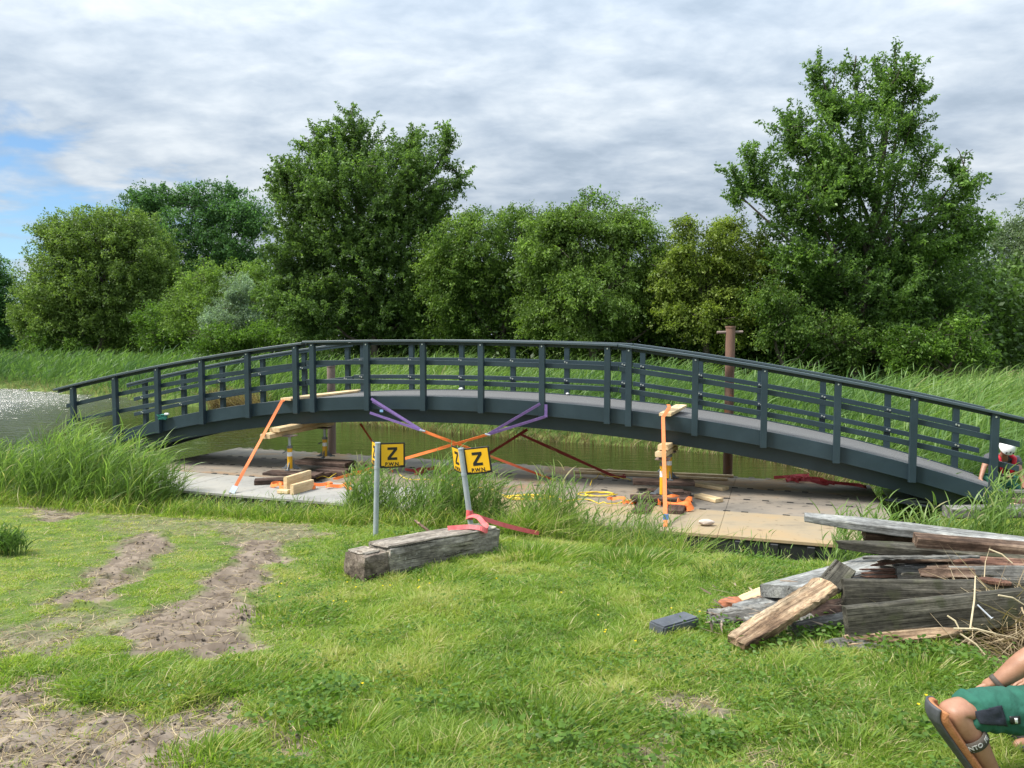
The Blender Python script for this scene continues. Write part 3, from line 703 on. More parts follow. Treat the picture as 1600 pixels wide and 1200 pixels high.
def lump(name, label, cat, c, r, m, seed=0, flat=(1, 1, .6), sub=3, rough=.25):
    bm = bmesh.new(); bmesh.ops.create_icosphere(bm, subdivisions=sub, radius=1)
    r_ = np.random.default_rng(seed); off = r_.random(3) * 50
    for vv in bm.verts:
        q = np.array(vv.co); k = 1 + rough * (fbm(np.array([q[0] * 1.6 + off[0] + q[2]]), np.array([q[1] * 1.6 + off[1] + q[2] * .7]), 3)[0] - .5) * 2
        vv.co = Vector(q * k * r * np.array(flat))
    me = bpy.data.meshes.new(name); bm.to_mesh(me); bm.free()
    o = link(name, me, m); o.location = Vector(c); tag(o, label, cat); return o
lump('paving_stone', 'pinkish loose stone lying on the near pontoon edge', 'stone', lay(p, PZ + .045), .09, M['pinkstone'], 4, (1.2, .7, .5))

# ------------------------------------------------------------------ straps
def strap(name, label, cat, pts, w, m, wdir=None, group=None, t=.005):
    o = empty(name, tuple(np.mean(np.array([pts[0], pts[-1]]), 0)), label, cat, group) if False else None
    mb = MB()
    if wdir is None:
        wdir = np.cross(np.asarray(pts[-1]) - np.asarray(pts[0]), np.array([0, 1., 0.2])); wdir = wdir / np.linalg.norm(wdir)
        wdir = [wdir + np.array([0, .55 * math.sin(i * 1.1 + len(label)), 0]) for i in range(len(pts))]
    mb.ribbon(pts, wdir, w, t)
    ob = mb.build(name, m); 
    return tag(ob, label, cat, group)
def lerp(a, b_, n=8, sag=0):
    a = np.asarray(a, float); b_ = np.asarray(b_, float)
    return [a + (b_ - a) * k / n - np.array([0, 0, sag * 4 * (k / n) * (1 - k / n)]) for k in range(n + 1)]
bf = lambda s, z: bp_(s, -.06, z)
dn = 13.9
# left orange strap from the plank end to the pontoon edge
A_ = at(440, 627, BO[1] + 1.03); B_ = pd(362, 771)
s_ = strap('orange_strap', 'faded orange strap running from the left deck plank down to the pontoon edge', 'strap', [A_ + np.array([.02, .3, .03])] + lerp(A_, B_, 6), .055, M['orange_faded'])
mb = MB(); mb.ribbon(lerp(B_, B_ + (A_ - B_) * .07, 2), np.cross(A_ - B_, [0, 1, .2]), .095, .02); mb.build('strap_hook', M['galv'], s_)
A_ = at(1046, 636, 12.25); A2 = at(1036, 652, 12.2); B_ = pd(1040, 823)
s_ = strap('orange_strap', 'faded orange strap hanging straight down from the plank end to the pontoon edge', 'strap', [A_ + np.array([.03, .25, .02]), A_] + lerp(A2, B_, 6), .058, M['orange_faded'], wdir=np.array([1., -.1, 0]))
mb = MB(); mb.ribbon(lerp(B_ + np.array([0, -.01, .10]), B_ + np.array([0, -.01, .18]), 2), [1, 0, 0], .075, .012); mb.build('strap_label', mat('blue_label', [(.12, .25, .55)]), s_)
# purple slings
GP = 'purple slings round the bridge edge'
def sling(lab, ks, end, zr):
    mb = MB()
    for k in ks: mb.ribbon(lerp(k, end, 6), np.cross(np.asarray(end) - np.asarray(k), [0, 1., .2]), .045, .008)
    return tag(mb.build('purple_sling', M['purple']), lab, 'sling', GP)
e1 = at(660, 673, 13.45); e2 = at(762, 679, 13.3)
sl1 = sling('purple sling with a blue tag running from a post down to the right', [at(580, 623, 13.84), at(582, 627, 13.86), at(578, 645, 13.84)], e1, 0)
sl2 = sling('purple sling running from a post down to the left', [at(844, 631, 13.02), at(852, 651, 13.0), at(846, 653, 13.02)], e2, 0)
mb = MB(); mb.ribbon([at(853, 632, 12.98), at(853, 652, 12.98)], [1, 0, 0], .05, .008); mb.build('sling_loop', M['purple'], sl2)
mb = MB(); c = at(596, 642, 13.72); mb.box(c, .03, .006, .022); mb.build('tag', mat('tag_blue', [(.25, .45, .7)]), sl1)
for e, s_ in ((e1, sl1), (e2, sl2)):
    mb = MB(); mb.tube([e + np.array([-.05, 0, .01]), e, e + np.array([.05, 0, -.01])], .018, 8); mb.build('shackle', M['galv'], s_)
strap('orange_strap', 'bright orange strap crossing down to the left behind the straight sign', 'strap', lerp(e2, pd(521, 749), 8), .052, M['orange'])
strap('orange_strap', 'bright orange strap crossing down to the right behind the leaning sign', 'strap', lerp(e1, at(740, 703, 13.55), 4), .052, M['orange'])
strap('orange_red_strap', 'thin orange-red strap reaching the pontoon right of the leaning sign', 'strap', lerp(at(742, 704, 13.6), pd(868, 751), 6), .045, M['redrust'])
strap('dark_red_strap', 'dark red strap with ratchet running down right over the water', 'strap', lerp(at(812, 678, 15.0), pd(968, 748), 8), .06, M['darkred'])
strap('dark_red_strap', 'short dark red strap running down left from the bridge to the leaning sign', 'strap', lerp(at(824, 671, 14.9), pd(716, 739), 8), .06, M['darkred'])
strap('orange_red_strap', 'thin orange-red strap above the straight sign coming from the bridge underside', 'strap', lerp(at(563, 662, 15.6), pd(614, 738), 8), .05, M['redrust'])
rt = pd(972, 749); rt_o = empty('ratchet', tuple(rt), 'dark red ratchet buckle lying at the end of the dark red strap', 'ratchet')
mb = MB(); mb.box(rt + np.array([0, 0, .05]), .07, .035, .02); mb.build('body', M['darkred'], rt_o, .005)
mb = MB(); mb.tube([rt + np.array([.02, 0, .02]), rt + np.array([.02, .0, .09]), rt + np.array([.06, 0, .1])], .012, 8); mb.build('handle', M['darkred'], rt_o)

def tangle(name, label, cat, pts, w, m, z=PZ, seed=0, n=40, wob=.12, hgt=.06, flat=True, group=None, rad=.01):
    """a loose strap or rope lying in loops along the given pixel path"""
    r_ = np.random.default_rng(seed)
    P = np.array([atz(x, y, z) for x, y in pts]); tt = np.linspace(0, len(P) - 1, n)
    path = []; wd = []
    for i, t in enumerate(tt):
        k = min(int(t), len(P) - 2); f_ = t - k
        q = P[k] * (1 - f_) + P[k + 1] * f_
        ph = i * .9
        q = q + np.array([wob * math.sin(ph + seed), wob * math.cos(ph * .83 + seed), 0]) * (.5 + r_.random()) + np.array([0, 0, rad + .012 + hgt * r_.random()])
        path.append(q); wd.append(np.array([r_.normal() * .3, r_.normal() * .3 + .6, .5 + r_.random() * .6]))
    # smooth
    path = np.array(path)
    fine = []
    for i in range(len(path) - 1):
        p0, p1, p2, p3 = path[max(i - 1, 0)], path[i], path[i + 1], path[min(i + 2, len(path) - 1)]
        for s in np.linspace(0, 1, 4, endpoint=False):
            fine.append(.5 * ((2 * p1) + (-p0 + p2) * s + (2 * p0 - 5 * p1 + 4 * p2 - p3) * s * s + (-p0 + 3 * p1 - 3 * p2 + p3) * s ** 3))
    mb = MB()
    if flat:
        W = [wd[min(int(i / 4), len(wd) - 1)] * (1 - (i % 4) / 4) + wd[min(int(i / 4) + 1, len(wd) - 1)] * ((i % 4) / 4) for i in range(len(fine))]
        mb.ribbon(fine, W, w, .006)
    else: mb.tube(fine, rad, 6)
    return tag(mb.build(name, m, smooth=not flat), label, cat, group)
def coil(name, label, cx, cy, r0, loops, seed, m, cat='rope', rad=.009, z=PZ, sy=.8):
    r_ = np.random.default_rng(seed); c = atz(cx, cy, z); P_ = []
    for i in range(loops * 14):
        a = i * 2 * PI / 14; rr = r0 * (.85 + .25 * r_.random())
        P_.append(c + np.array([rr * math.cos(a) + .05 * math.sin(i * .21), rr * sy * math.sin(a), rad + .004 * (i / 14) + .02 * r_.random()]))
    mb = MB(); mb.tube(P_, rad, 6)
    return tag(mb.build(name, m, smooth=True), label, cat)
GO = 'loose orange straps on the pontoon'
tangle('loose_strap', 'loose orange strap peeping out left of the pine blocks', 'strap', [(428, 762), (440, 758), (446, 764)], .06, M['orange'], seed=1, n=14, wob=.09, group=GO)
tangle('loose_strap', 'loose orange strap trailing right of the pine blocks', 'strap', [(488, 763), (520, 762), (552, 764)], .06, M['orange'], seed=2, n=20, wob=.09, group=GO)
tangle('loose_strap', 'big heap of orange strap in front of the right sleeper stack', 'strap', [(1030, 790), (1070, 788), (1080, 796), (1040, 796)], .08, M['orange'], seed=3, n=26, wob=.12, hgt=.1, group=GO)
tangle('loose_strap', 'orange strap end with hook trailing left of the right sleeper stack', 'strap', [(955, 784), (975, 789), (990, 788)], .05, M['orange'], seed=4, n=12, wob=.06, group=GO)
tangle('loose_strap', 'heap of dark red strap between the two sign posts', 'strap', [(645, 741), (675, 738), (712, 740)], .06, M['darkred'], seed=5, n=26, wob=.12, hgt=.08)
tangle('red_strap', 'long red strap lying in loops on the far right of the pontoon', 'strap', [(1218, 752), (1250, 749), (1275, 754), (1232, 752), (1290, 757), (1345, 762)], .06, M['red'], seed=6, n=40, wob=.16, hgt=.05)
coil('rope_coil', 'small coil of yellow rope by the straight sign post', 561, 741, .20, 4, 1, M['hose'], rad=.010, sy=.7)
coil('rope_coil', 'loose coil of yellow rope left of the right sleeper stack', 935, 774, .28, 3, 2, M['hose'], sy=.6)
coil('rope_coil', 'coil of yellow rope half hidden behind the reeds', 830, 779, .38, 4, 3, M['hose'], sy=.45)
GY_ = 'yellow ropes lying across the pontoon'
tangle('yellow_rope', 'thin yellow rope trailing from the left jack past the pine blocks', 'rope', [(445, 742), (470, 754), (520, 748), (560, 733)], .01, M['hose'], seed=7, n=16, wob=.05, flat=False, rad=.007, group=GY_)
tangle('yellow_rope', 'thin yellow rope running behind both sign posts', 'rope', [(620, 748), (680, 755), (760, 770), (830, 781)], .01, M['hose'], seed=8, n=22, wob=.07, flat=False, rad=.008, group=GY_)
tangle('yellow_rope', 'yellow rope winding from the reeds to the right sleeper stack', 'rope', [(870, 783), (920, 790), (985, 788), (1020, 784), (1034, 776)], .01, M['hose'], seed=9, n=24, wob=.07, flat=False, rad=.009, group=GY_)
tangle('yellow_rope', 'yellow rope arching beside the dark red ratchet', 'rope', [(925, 760), (935, 745), (955, 748), (985, 757)], .01, M['hose'], seed=10, n=14, wob=.05, flat=False, rad=.007, group=GY_)
# small valve block and bundle
c = pd(466, 723)
o = empty('pump_valve', tuple(c), 'small black hose fitting lying beside the rear left jack', 'fitting')
mb = MB(); mb.box(c + np.array([0, 0, .03]), .05, .03, .028); mb.box(c + np.array([.14, 0, .03]), .045, .03, .028); mb.build('coupling', M['signblk'], o, .005)
mb = MB(); mb.tube([c + np.array([.18, 0, .03]), c + np.array([.5, .05, .05]), c + np.array([.8, .02, .02])], .009, 6); mb.build('hose', M['jacksteel'], o)
c = bp_(-6.85, .01, float(fb(-6.85)) + .27)
o = empty('rope_bundle', tuple(c), 'bundle of dark green rope hanging on the bridge edge near its left end', 'rope')
mb = MB(); r_ = np.random.default_rng(5); mb.tube([c + np.array([.11 * math.sin(i * 1.9) + .02 * r_.random(), -.03 + .03 * r_.random(), .04 + .055 * math.cos(i * 1.3)]) for i in range(26)], .013, 6); mb.build('rope', M['greenrope'], o, smooth=True)
mb = MB(); mb.box(c + np.array([.10, -.02, .10]), .04, .03, .02); mb.build('paper_tag', M['white'], o, .008)
for k, (s, o_) in enumerate(((-1.1, 1.98), (1.15, 1.98))):
    lump('white_wad', ['crumpled white wad on the far deck edge left of the crown', 'small white wad on the far deck edge right of the crown'][k], 'wad', bp_(s, o_, float(fb(s)) + .275), .045 - .012 * k, M['white'], 8 + k)
# steel pontoon end frame at the right and abutment timbers
c = pd(1400, 772); c = np.array([6.72, 12.1, .33])
o = empty('steel_frame', tuple(c), 'grey steel gangway plate joining the pontoon to the right bank', 'gangway')
mb = MB(); mb.box(c + np.array([.15, .25, .06]), .62, .42, .02, AX); mb.build('plate', M['galv'], o, .005)
mb = MB(); mb.tube([c + np.array([-.5, .4, .06]), c + np.array([-.62, .1, .05]), c + np.array([-.2, -.35, .05]), c + np.array([.6, -.55, .06])], .025, 8); mb.build('edge_tube', M['jacksteel'], o)

# ------------------------------------------------------------------ sign posts
GS = 'yellow Z marker signs on galvanised posts'
def text_mesh(body, size, offset=0.0, ext=.0012):
    cu = bpy.data.curves.new('lettering', 'FONT'); cu.body = body; cu.size = size; cu.extrude = ext; cu.offset = offset
    cu.align_x = 'CENTER'; cu.align_y = 'CENTER'; cu.resolution_u = 4
    ob = bpy.data.objects.new('lettering', cu); COL.objects.link(ob)
    dg = bpy.context.evaluated_depsgraph_get(); dg.update()
    me = bpy.data.meshes.new_from_object(ob.evaluated_get(dg)); bpy.data.objects.remove(ob)
    return me
def zglyph(w, h, st):       # bold sans Z as one polygon, extruded
    pts = [(-w, h), (w, h), (w, h - st), (-w * .28, -h + st), (w, -h + st), (w, -h), (-w, -h), (-w, -h + st), (w * .28, h - st), (-w, h - st)]
    mb = MB(); n = len(pts)
    V = [(x, y, 0.0) for x, y in pts] + [(x, y, .0016) for x, y in pts]
    mb.add(V, [(9, 8, 1, 0), (8, 3, 2, 1), (8, 7, 4, 3), (7, 6, 5, 4)]); mb.f = []; mb.mi = []
    for o in (0, n): mb.f += [tuple(o + i for i in q) for q in ((0, 1, 2, 8, 9), (2, 3, 7, 8), (3, 4, 5, 6, 7))]
    mb.f += [(i, (i + 1) % n, n + (i + 1) % n, n + i) for i in range(n)]; mb.mi = [0] * len(mb.f)
    return mb
def sign(basep, topp, yaw, roll, label, w=.325, h=.325, yaw2=0):
    o = empty('marker_sign', tuple(basep), label, 'sign', GS)
    basep = np.asarray(basep); topp = np.asarray(topp)
    ax = (topp - basep) / np.linalg.norm(topp - basep)
    mb = MB(); mb.tube([basep - ax * .25, topp], .034, 18); mb.build('pole', M['galv'], o)
    mb = MB(); mb.tube([topp - ax * .012, topp + ax * .006], .037, 18); mb.build('pole_cap', M['galv'], o)
    mb = MB(); mb.tube([topp - ax * (h + .01), topp - ax * (h - .02)], .038, 18); mb.build('clamp', M['galv'], o)
    for k in (0, 1):
        a = yaw if k == 0 else yaw2
        d = np.array([math.cos(a), math.sin(a), math.sin(roll) if k == 0 else 0]); d /= np.linalg.norm(d)     # along the board away from the pole
        upv = ax - d * ax.dot(d); upv /= np.linalg.norm(upv)
        if k == 1: d_ = d
        nrmv = np.cross(d, upv)                      # faces the viewer side
        if nrmv[1] > 0 and k == 0: nrmv = -nrmv
        if k == 1 and nrmv[0] > 0: nrmv = -nrmv
        X = np.cross(upv, nrmv)
        c = topp - ax * (h / 2 + .004) + d * (w / 2 + .028)
        mtx = Matrix((Vector(X), Vector(upv), Vector(nrmv))).transposed().to_4x4(); mtx.translation = Vector(c)
        mb = MB(); mb.box((0, 0, -.004), w / 2, h / 2, .004); br = mb.build('sign_board', M['signblk'], o, .002, matrix=mtx)
        # yellow panel, notched round the wording at the bottom
        mb = MB(); hw, hh = w / 2 - .022, h / 2 - .02
        mb.box((0, .0, .0008), hw, hh, .0008); mb.build('yellow_panel', M['yellow'], br, matrix=mtx)
        mz = mtx @ Matrix.Translation((0, .022, .0024))
        zglyph(.062, .082, .033).build('letter_z', M['signblk'], br, matrix=mz)
        me = text_mesh('P.W.N.', .066, .0022)
        link('wording', me, M['signblk'], br, mtx @ Matrix.Translation((0, -.116, .0030)) @ Matrix.Diagonal((.95, 1.0, 1, 1)))
        for sx in (-1, 1):
            mb = MB(); mb.box((sx * (w / 2 - .042), -h / 2 + .024, .0024), .022, .006, .0008); mb.build('frame_notch', M['signblk'], br, matrix=mtx)
p1 = on_ground(587, 836); t1 = at(590, 692, p1[1])
sign(p1, t1, math.radians(14), 0, 'yellow Z marker sign on the straight upright post', yaw2=math.radians(112))
p2 = on_ground(739, 846); t2 = at(720, 701, p2[1])
sign(p2, t2, math.radians(-14), math.radians(8), 'yellow Z marker sign on the leaning post tied with red strap', .33, .325, math.radians(114))

# ------------------------------------------------------------------ old beam, red strap, stick
bA = on_ground(552, 905); bB = on_ground(765, 858)
mtx, L = frame(lay(bA, bA[2] + .165), lay(bB, bB[2] + .145))
old = empty('timber_beam', tuple((mtx.translation.x, mtx.translation.y, mtx.translation.z - .15)), 'massive old grey timber beam with a notched dark end lying in the grass', 'beam')
def block(name, x0, x1, y0, y1, z0, z1, m, parent, nx=14, seed=0, rough=.012):
    bm = bmesh.new(); r_ = np.random.default_rng(seed)
    bmesh.ops.create_cube(bm, size=1)
    bmesh.ops.subdivide_edges(bm, edges=[e for e in bm.edges if abs(e.verts[0].co.x - e.verts[1].co.x) > .5], cuts=nx, use_grid_fill=True)
    bmesh.ops.subdivide_edges(bm, edges=[e for e in bm.edges if abs(e.verts[0].co.x - e.verts[1].co.x) < .01], cuts=3, use_grid_fill=True)
    for vv in bm.verts:
        q = vv.co
        x = x0 + (q.x + .5) * (x1 - x0); y = y0 + (q.y + .5) * (y1 - y0); z = z0 + (q.z + .5) * (z1 - z0)
        k = float(vnoise(x * 3 + seed, y * 9 + z * 7)) - .5
        e = (abs(q.y) > .49) + (abs(q.z) > .49) + (abs(q.x) > .49)
        sh = .018 * (e >= 2)
        vv.co = Vector((x - math.copysign(sh, q.x) * (abs(q.x) > .49) + r_.normal() * rough * .4, y - math.copysign(sh, q.y) * (abs(q.y) > .49) + rough * 2 * k, z - math.copysign(sh, q.z) * (abs(q.z) > .49) + rough * 1.5 * k + r_.normal() * rough * .15))
    me = bpy.data.meshes.new(name); bm.to_mesh(me); bm.free()
    return link(name, me, m, parent, mtx)
hw = .185
block('beam_body', -L / 2 + .30, L / 2, -hw, hw, -.17, .135, M['beam'], old, 18, 1)
block('notched_end', -L / 2, -L / 2 + .34, -hw + .014, hw - .014, -.175, .10, M['beam_end'], old, 5, 2)
block('worn_top', -L / 2 + .29, L / 2 - .04, -hw + .02, hw - .02, .126, .144, M['beam_top'], old, 18, 3, .008)
block('worn_top', -L / 2 + .02, -L / 2 + .26, -hw + .07, hw - .03, .094, .107, M['beam_top'], old, 4, 4, .008)
ax2 = (t2 - p2) / np.linalg.norm(t2 - p2)
kn = p2 + ax2 * .32
bt_ = np.array(mtx @ Vector((L / 2 - .25, 0, .16)))
rs = empty('red_strap', tuple(kn), 'faded red strap wound round the leaning sign post and looped over the old beam', 'strap')
mb = MB(); ring = [kn + np.array([.040 * math.cos(a), .040 * math.sin(a), .02 * math.sin(a * .5)]) for a in np.linspace(0, 2 * PI, 13)]
for dz in (-.03, .0, .03): mb.ribbon([q + zz * dz for q in ring], zz, .05, .005)
mb.build('knot', M['pinkred'], rs)
mb = MB(); mb.ribbon(lerp(kn + np.array([.03, -.04, .02]), on_ground(842, 836) + np.array([0, 0, .12]), 6, .02), [0, .2, 1], .055, .006); mb.build('tail', M['pinkred'], rs)
LB = lambda x, y, z: np.array(mtx @ Vector((L / 2 - x, y, z)))
f_ = [kn + np.array([-.035, -.045, -.02]), kn * .6 + LB(.10, .12, .22) * .4, LB(.10, .10, .22), LB(.14, -.02, .175), LB(.20, -.14, .165), LB(.28, -.20, .135), LB(.36, -.17, .168), LB(.42, -.06, .172), LB(.54, .02, .166), LB(.66, .06, .165)]
f2_ = []
for i in range(len(f_) - 1):
    q0, q1, q2_, q3 = f_[max(i - 1, 0)], f_[i], f_[i + 1], f_[min(i + 2, len(f_) - 1)]
    for s in np.linspace(0, 1, 4, endpoint=False): f2_.append(.5 * ((2 * q1) + (-q0 + q2_) * s + (2 * q0 - 5 * q1 + 4 * q2_ - q3) * s * s + (-q0 + 3 * q1 - 3 * q2_ + q3) * s ** 3))
mb = MB(); mb.ribbon(f2_, [[.3 + .3 * math.sin(i * .3), .5, .5] for i in range(len(f2_))], .055, .006); mb.build('loop', M['pinkred'], rs)
mb = MB(); sa = at(648, 813, 9.0); sb = at(686, 848, bt_[1] + .15)
mb.tube([sa, (sa + sb) / 2 + np.array([.01, 0, .015]), sb], [.014, .018, .022], 7); tag(mb.build('stick', M['brown_wood']), 'thin dead stick leaning on the old timber beam', 'stick')

# ------------------------------------------------------------------ the heap of old planks
GD = 'old planks of the demolition heap'
def pl(lab, A, B, w, t, m, **kw): return board('old_plank', lab, 'plank', A, B, w, t, m, group=GD, nseg=28, **kw)
ed = PI / 2
pl('long pale grey plank with pointed end on top of the heap', at(1257, 808, 6.75), at(1690, 862, 6.1), .20, .075, M['pale_slab'], roll=.12, taper=(.5, 1))
pl('dark broken plank directly beneath the long pale top plank', at(1345, 834, 6.65), at(1500, 850, 6.45), .12, .09, M['brown_wood'], jag=(.08, .1), roll=.3)
pl('brown plank with snapped square end on the upper right of the heap', at(1428, 844, 6.25), at(1690, 866, 6.0), .13, .10, M['brown_wood'], roll=.15, jag=(.02, 0))
pl('dark brown plank tapering to a point on the left, mid-height in the heap', at(1303, 850, 6.4), at(1690, 882, 5.95), .12, .10, M['grey_wood2'], roll=.2, taper=(.25, 1), jag=(.08, 0))
pl('narrow rotten brown plank with a reddish broken end at the right', at(1466, 876, 6.1), at(1690, 889, 5.85), .12, .07, M['red_wood'], roll=.25, jag=(.1, 0), taper=(.5, 1))
pl('broad pale grey slab lying flat on the left of the heap', at(1225, 925, 5.75), at(1385, 880, 6.45), .36, .10, M['pale_slab'], roll=-.15, skew=(-.35, .2))
pl('raw split plank leaning down into the grass at the front', on_ground(1146, 1022) + np.array([.0, 0, .06]), at(1294, 913, 5.52), .19, .06, M['raw_wood'], roll=.12, jag=(.07, .03), rough=.012, taper=(.75, 1))
pl('dark square plank end sticking up behind the raw split plank', at(1296, 915, 5.6), at(1320, 886, 5.75), .17, .05, M['grey_wood2'], roll=.45)
pl('broad dark olive plank standing on edge behind the front plank', at(1317, 931, 5.55), at(1690, 935, 5.45), .25, .07, M['grey_wood2'], roll=ed - .12)
pl('broad dark plank on edge at the very front of the heap with a rotten notch', at(1322, 976, 5.15), at(1690, 938, 5.2), .25, .075, M['grey_wood2'], roll=ed - .1)
pl('thin brown split plank at the foot of the front plank', at(1322, 1003, 5.1), at(1502, 986, 5.05), .10, .04, M['raw_wood'], roll=.4, taper=(1, .3))
pl('thin grey plank poking out left beneath the dark planks', at(1240, 982, 5.35), at(1330, 963, 5.5), .08, .06, M['grey_wood'], roll=.2)
pl('dark plank in the shadow between the grey slab and the front planks', at(1255, 962, 5.65), at(1420, 935, 5.8), .16, .08, M['sleeper'], roll=.6)
pl('cracked grey plank lying lowest on the left of the heap', on_ground(1104, 978) + np.array([0, 0, .06]), at(1262, 950, 5.75), .16, .07, M['grey_wood'], roll=.35, jag=(.08, .05), rough=.012)
pl('second cracked grey plank lowest on the left, in front', on_ground(1165, 985) + np.array([0, 0, .05]), at(1270, 963, 5.6), .14, .06, M['grey_wood'], roll=.3, jag=(.04, .04), rough=.012)
pl('dark brown shard lying beside the terracotta piece', at(1146, 958, 5.75), at(1236, 932, 5.95), .15, .06, M['brown_wood'], roll=.4, jag=(.1, .05), taper=(.35, 1), rough=.012)
pl('short pale yellow board under the broad grey slab', at(1158, 940, 5.95), at(1215, 916, 6.1), .10, .05, M['pine'], roll=.2)
pl('grey plank behind the upright front planks', at(1400, 897, 5.95), at(1690, 895, 5.8), .12, .06, M['grey_wood'], roll=ed - .3)
pl('blackened plank in the dark hollow below the pointed plank', at(1380, 878, 6.25), at(1500, 873, 6.2), .14, .06, M['sleeper'], roll=.5)
pl('grey plank deep in the heap carrying the others', at(1300, 975, 5.9), at(1690, 960, 5.8), .3, .14, M['sleeper'], roll=.2)
pl('grey plank deep in the heap at the back', at(1340, 915, 6.3), at(1690, 915, 6.2), .35, .16, M['sleeper'], roll=.2)
pl('reddish brown strip lying on the upright planks', at(1528, 905, 5.5), at(1580, 912, 5.45), .06, .03, M['red_wood'], roll=.2, taper=(.4, .4))
GR = 'reddish splinters in the middle of the heap'
for k, (a, b_, lab) in enumerate((((1338, 890), (1480, 889), 'long reddish splinter, uppermost in the middle of the heap'), ((1340, 896), (1440, 893), 'reddish splinter, middle one in the heap'), ((1343, 901), (1470, 900), 'reddish splinter, lowest in the middle of the heap'), ((1358, 884), (1405, 878), 'short splintered piece above the reddish splinters'))):
    board('splinter', lab, 'splinter', at(*a, 5.95 - .03 * k), at(*b_, 6.0), .022, .014, M['red_wood'], group=GR, roll=.5 * k, taper=(.3, .3), jag=(.05, .05))
r_ = np.random.default_rng(99)
for k in range(12):
    x0 = r_.uniform(1330, 1480); y0 = r_.uniform(868, 900); Y0 = r_.uniform(5.75, 6.25); dx = r_.uniform(90, 260)
    board('split_piece', 'thin weathered split piece wedged flat in the middle of the heap', 'wood piece', at(x0, y0, Y0), at(x0 + dx, y0 + r_.uniform(-8, 10), Y0 + r_.uniform(-.15, .15)), r_.uniform(.04, .09), r_.uniform(.015, .03), [M['grey_wood'], M['brown_wood'], M['grey_wood2']][k % 3], group='thin split pieces in the middle of the heap', roll=r_.uniform(-.5, .9), taper=(r_.uniform(.3, 1), r_.uniform(.3, 1)), jag=(.06, .06), rough=.008)
for k in range(6):
    x0 = r_.uniform(1110, 1240); y0 = r_.uniform(945, 985); Y0 = r_.uniform(5.6, 5.9); dx = r_.uniform(60, 130)
    board('split_piece', 'small split shard lying among the cracked grey planks at the left of the heap', 'wood piece', at(x0, y0, Y0), at(x0 + dx, y0 - r_.uniform(2, 22), Y0 + r_.uniform(0, .15)), r_.uniform(.04, .08), r_.uniform(.015, .03), [M['grey_wood'], M['brown_wood'], M['pale_slab']][k % 3], group='small shards at the left of the heap', roll=r_.uniform(-.3, .9), taper=(r_.uniform(.3, 1), r_.uniform(.3, 1)), jag=(.05, .05), rough=.008)
lump('rotten_knot', 'pale crumbling rotten wood on the notch of the front plank', 'wood rot', at(1348, 956, 5.19), .05, M['raw_wood'], 21, (1.5, .6, .6), 5, 1.2)
lump('terracotta_piece', 'rounded terracotta piece at the left tip of the heap', 'terracotta', at(1143, 944, 5.95), .085, M['terracotta'], 22, (1.1, .8, .75), 3, .3)
for k, (x, y, Y, r) in enumerate(((1195, 955, 5.75, .04), (1210, 962, 5.7, .035), (1222, 952, 5.72, .045))):
    lump('mortar_crumb', ['pale mortar crumb on the cracked planks, left one', 'pale mortar crumb on the cracked planks, middle one', 'pale mortar crumb on the cracked planks, nearest the raw plank'][k], 'rubble', at(x, y, Y), r, M['stone'], 30 + k, (1, 1, .7), 3, .5)
lump('stone_slab', 'grey stone slab half hidden in weeds below the front plank', 'stone', on_ground(1372, 1020) + np.array([0, .1, .0]), .20, M['grey_wood'], 40, (1.5, .55, .30), 4, .25)
q = on_ground(1053, 992)
mtx_s, _ = frame(on_ground(1022, 994) + np.array([0, .02, .055]), on_ground(1088, 982) + np.array([0, .08, .065]))
bm = bmesh.new(); bmesh.ops.create_cube(bm, size=1); bmesh.ops.scale(bm, vec=(.38, .16, .075), verts=bm.verts)
bmesh.ops.bevel(bm, geom=bm.edges[:], offset=.012, segments=2, affect='EDGES'); me = bpy.data.meshes.new('slate_block'); bm.to_mesh(me); bm.free()
tag(link('slate_block', me, M['slate'], None, mtx_s), 'dark slate-grey block lying alone in the grass left of the heap', 'block')
mb = MB(); na = at(1527, 945, 5.05); nb = at(1549, 966, 4.98); mb.tube([na, nb], .006, 8); mb.tube([nb, nb + (nb - na) * .03], .014, 10)
tag(mb.build('nail', M['bolt']), 'long steel nail sticking out in front of the front plank', 'nail')
# right bank abutment timbers beyond the bridge end
GA = 'abutment timbers at the right bridge end'
board('abutment_timber', 'grey timber edge beyond the right end of the bridge, rear one', 'timber', at(1575, 772, 11.9), at(1680, 775, 11.7), .2, .12, M['grey_wood'], group=GA)
board('abutment_timber', 'grey timber edge beyond the right end of the bridge, front one', 'timber', at(1480, 800, 9.9), at(1680, 797, 9.9), .24, .14, M['grey_wood'], group=GA)
board('abutment_timber', 'brown timber between the two grey edges right of the bridge', 'timber', at(1585, 785, 11.0), at(1680, 787, 10.8), .35, .08, M['brown_wood'], group=GA)
board('pine_wedge', 'pale pine wedge under the right bridge end', 'wedge', at(1577, 789, 10.7), at(1598, 793, 10.6), .18, .05, M['pine'], taper=(1, .4))

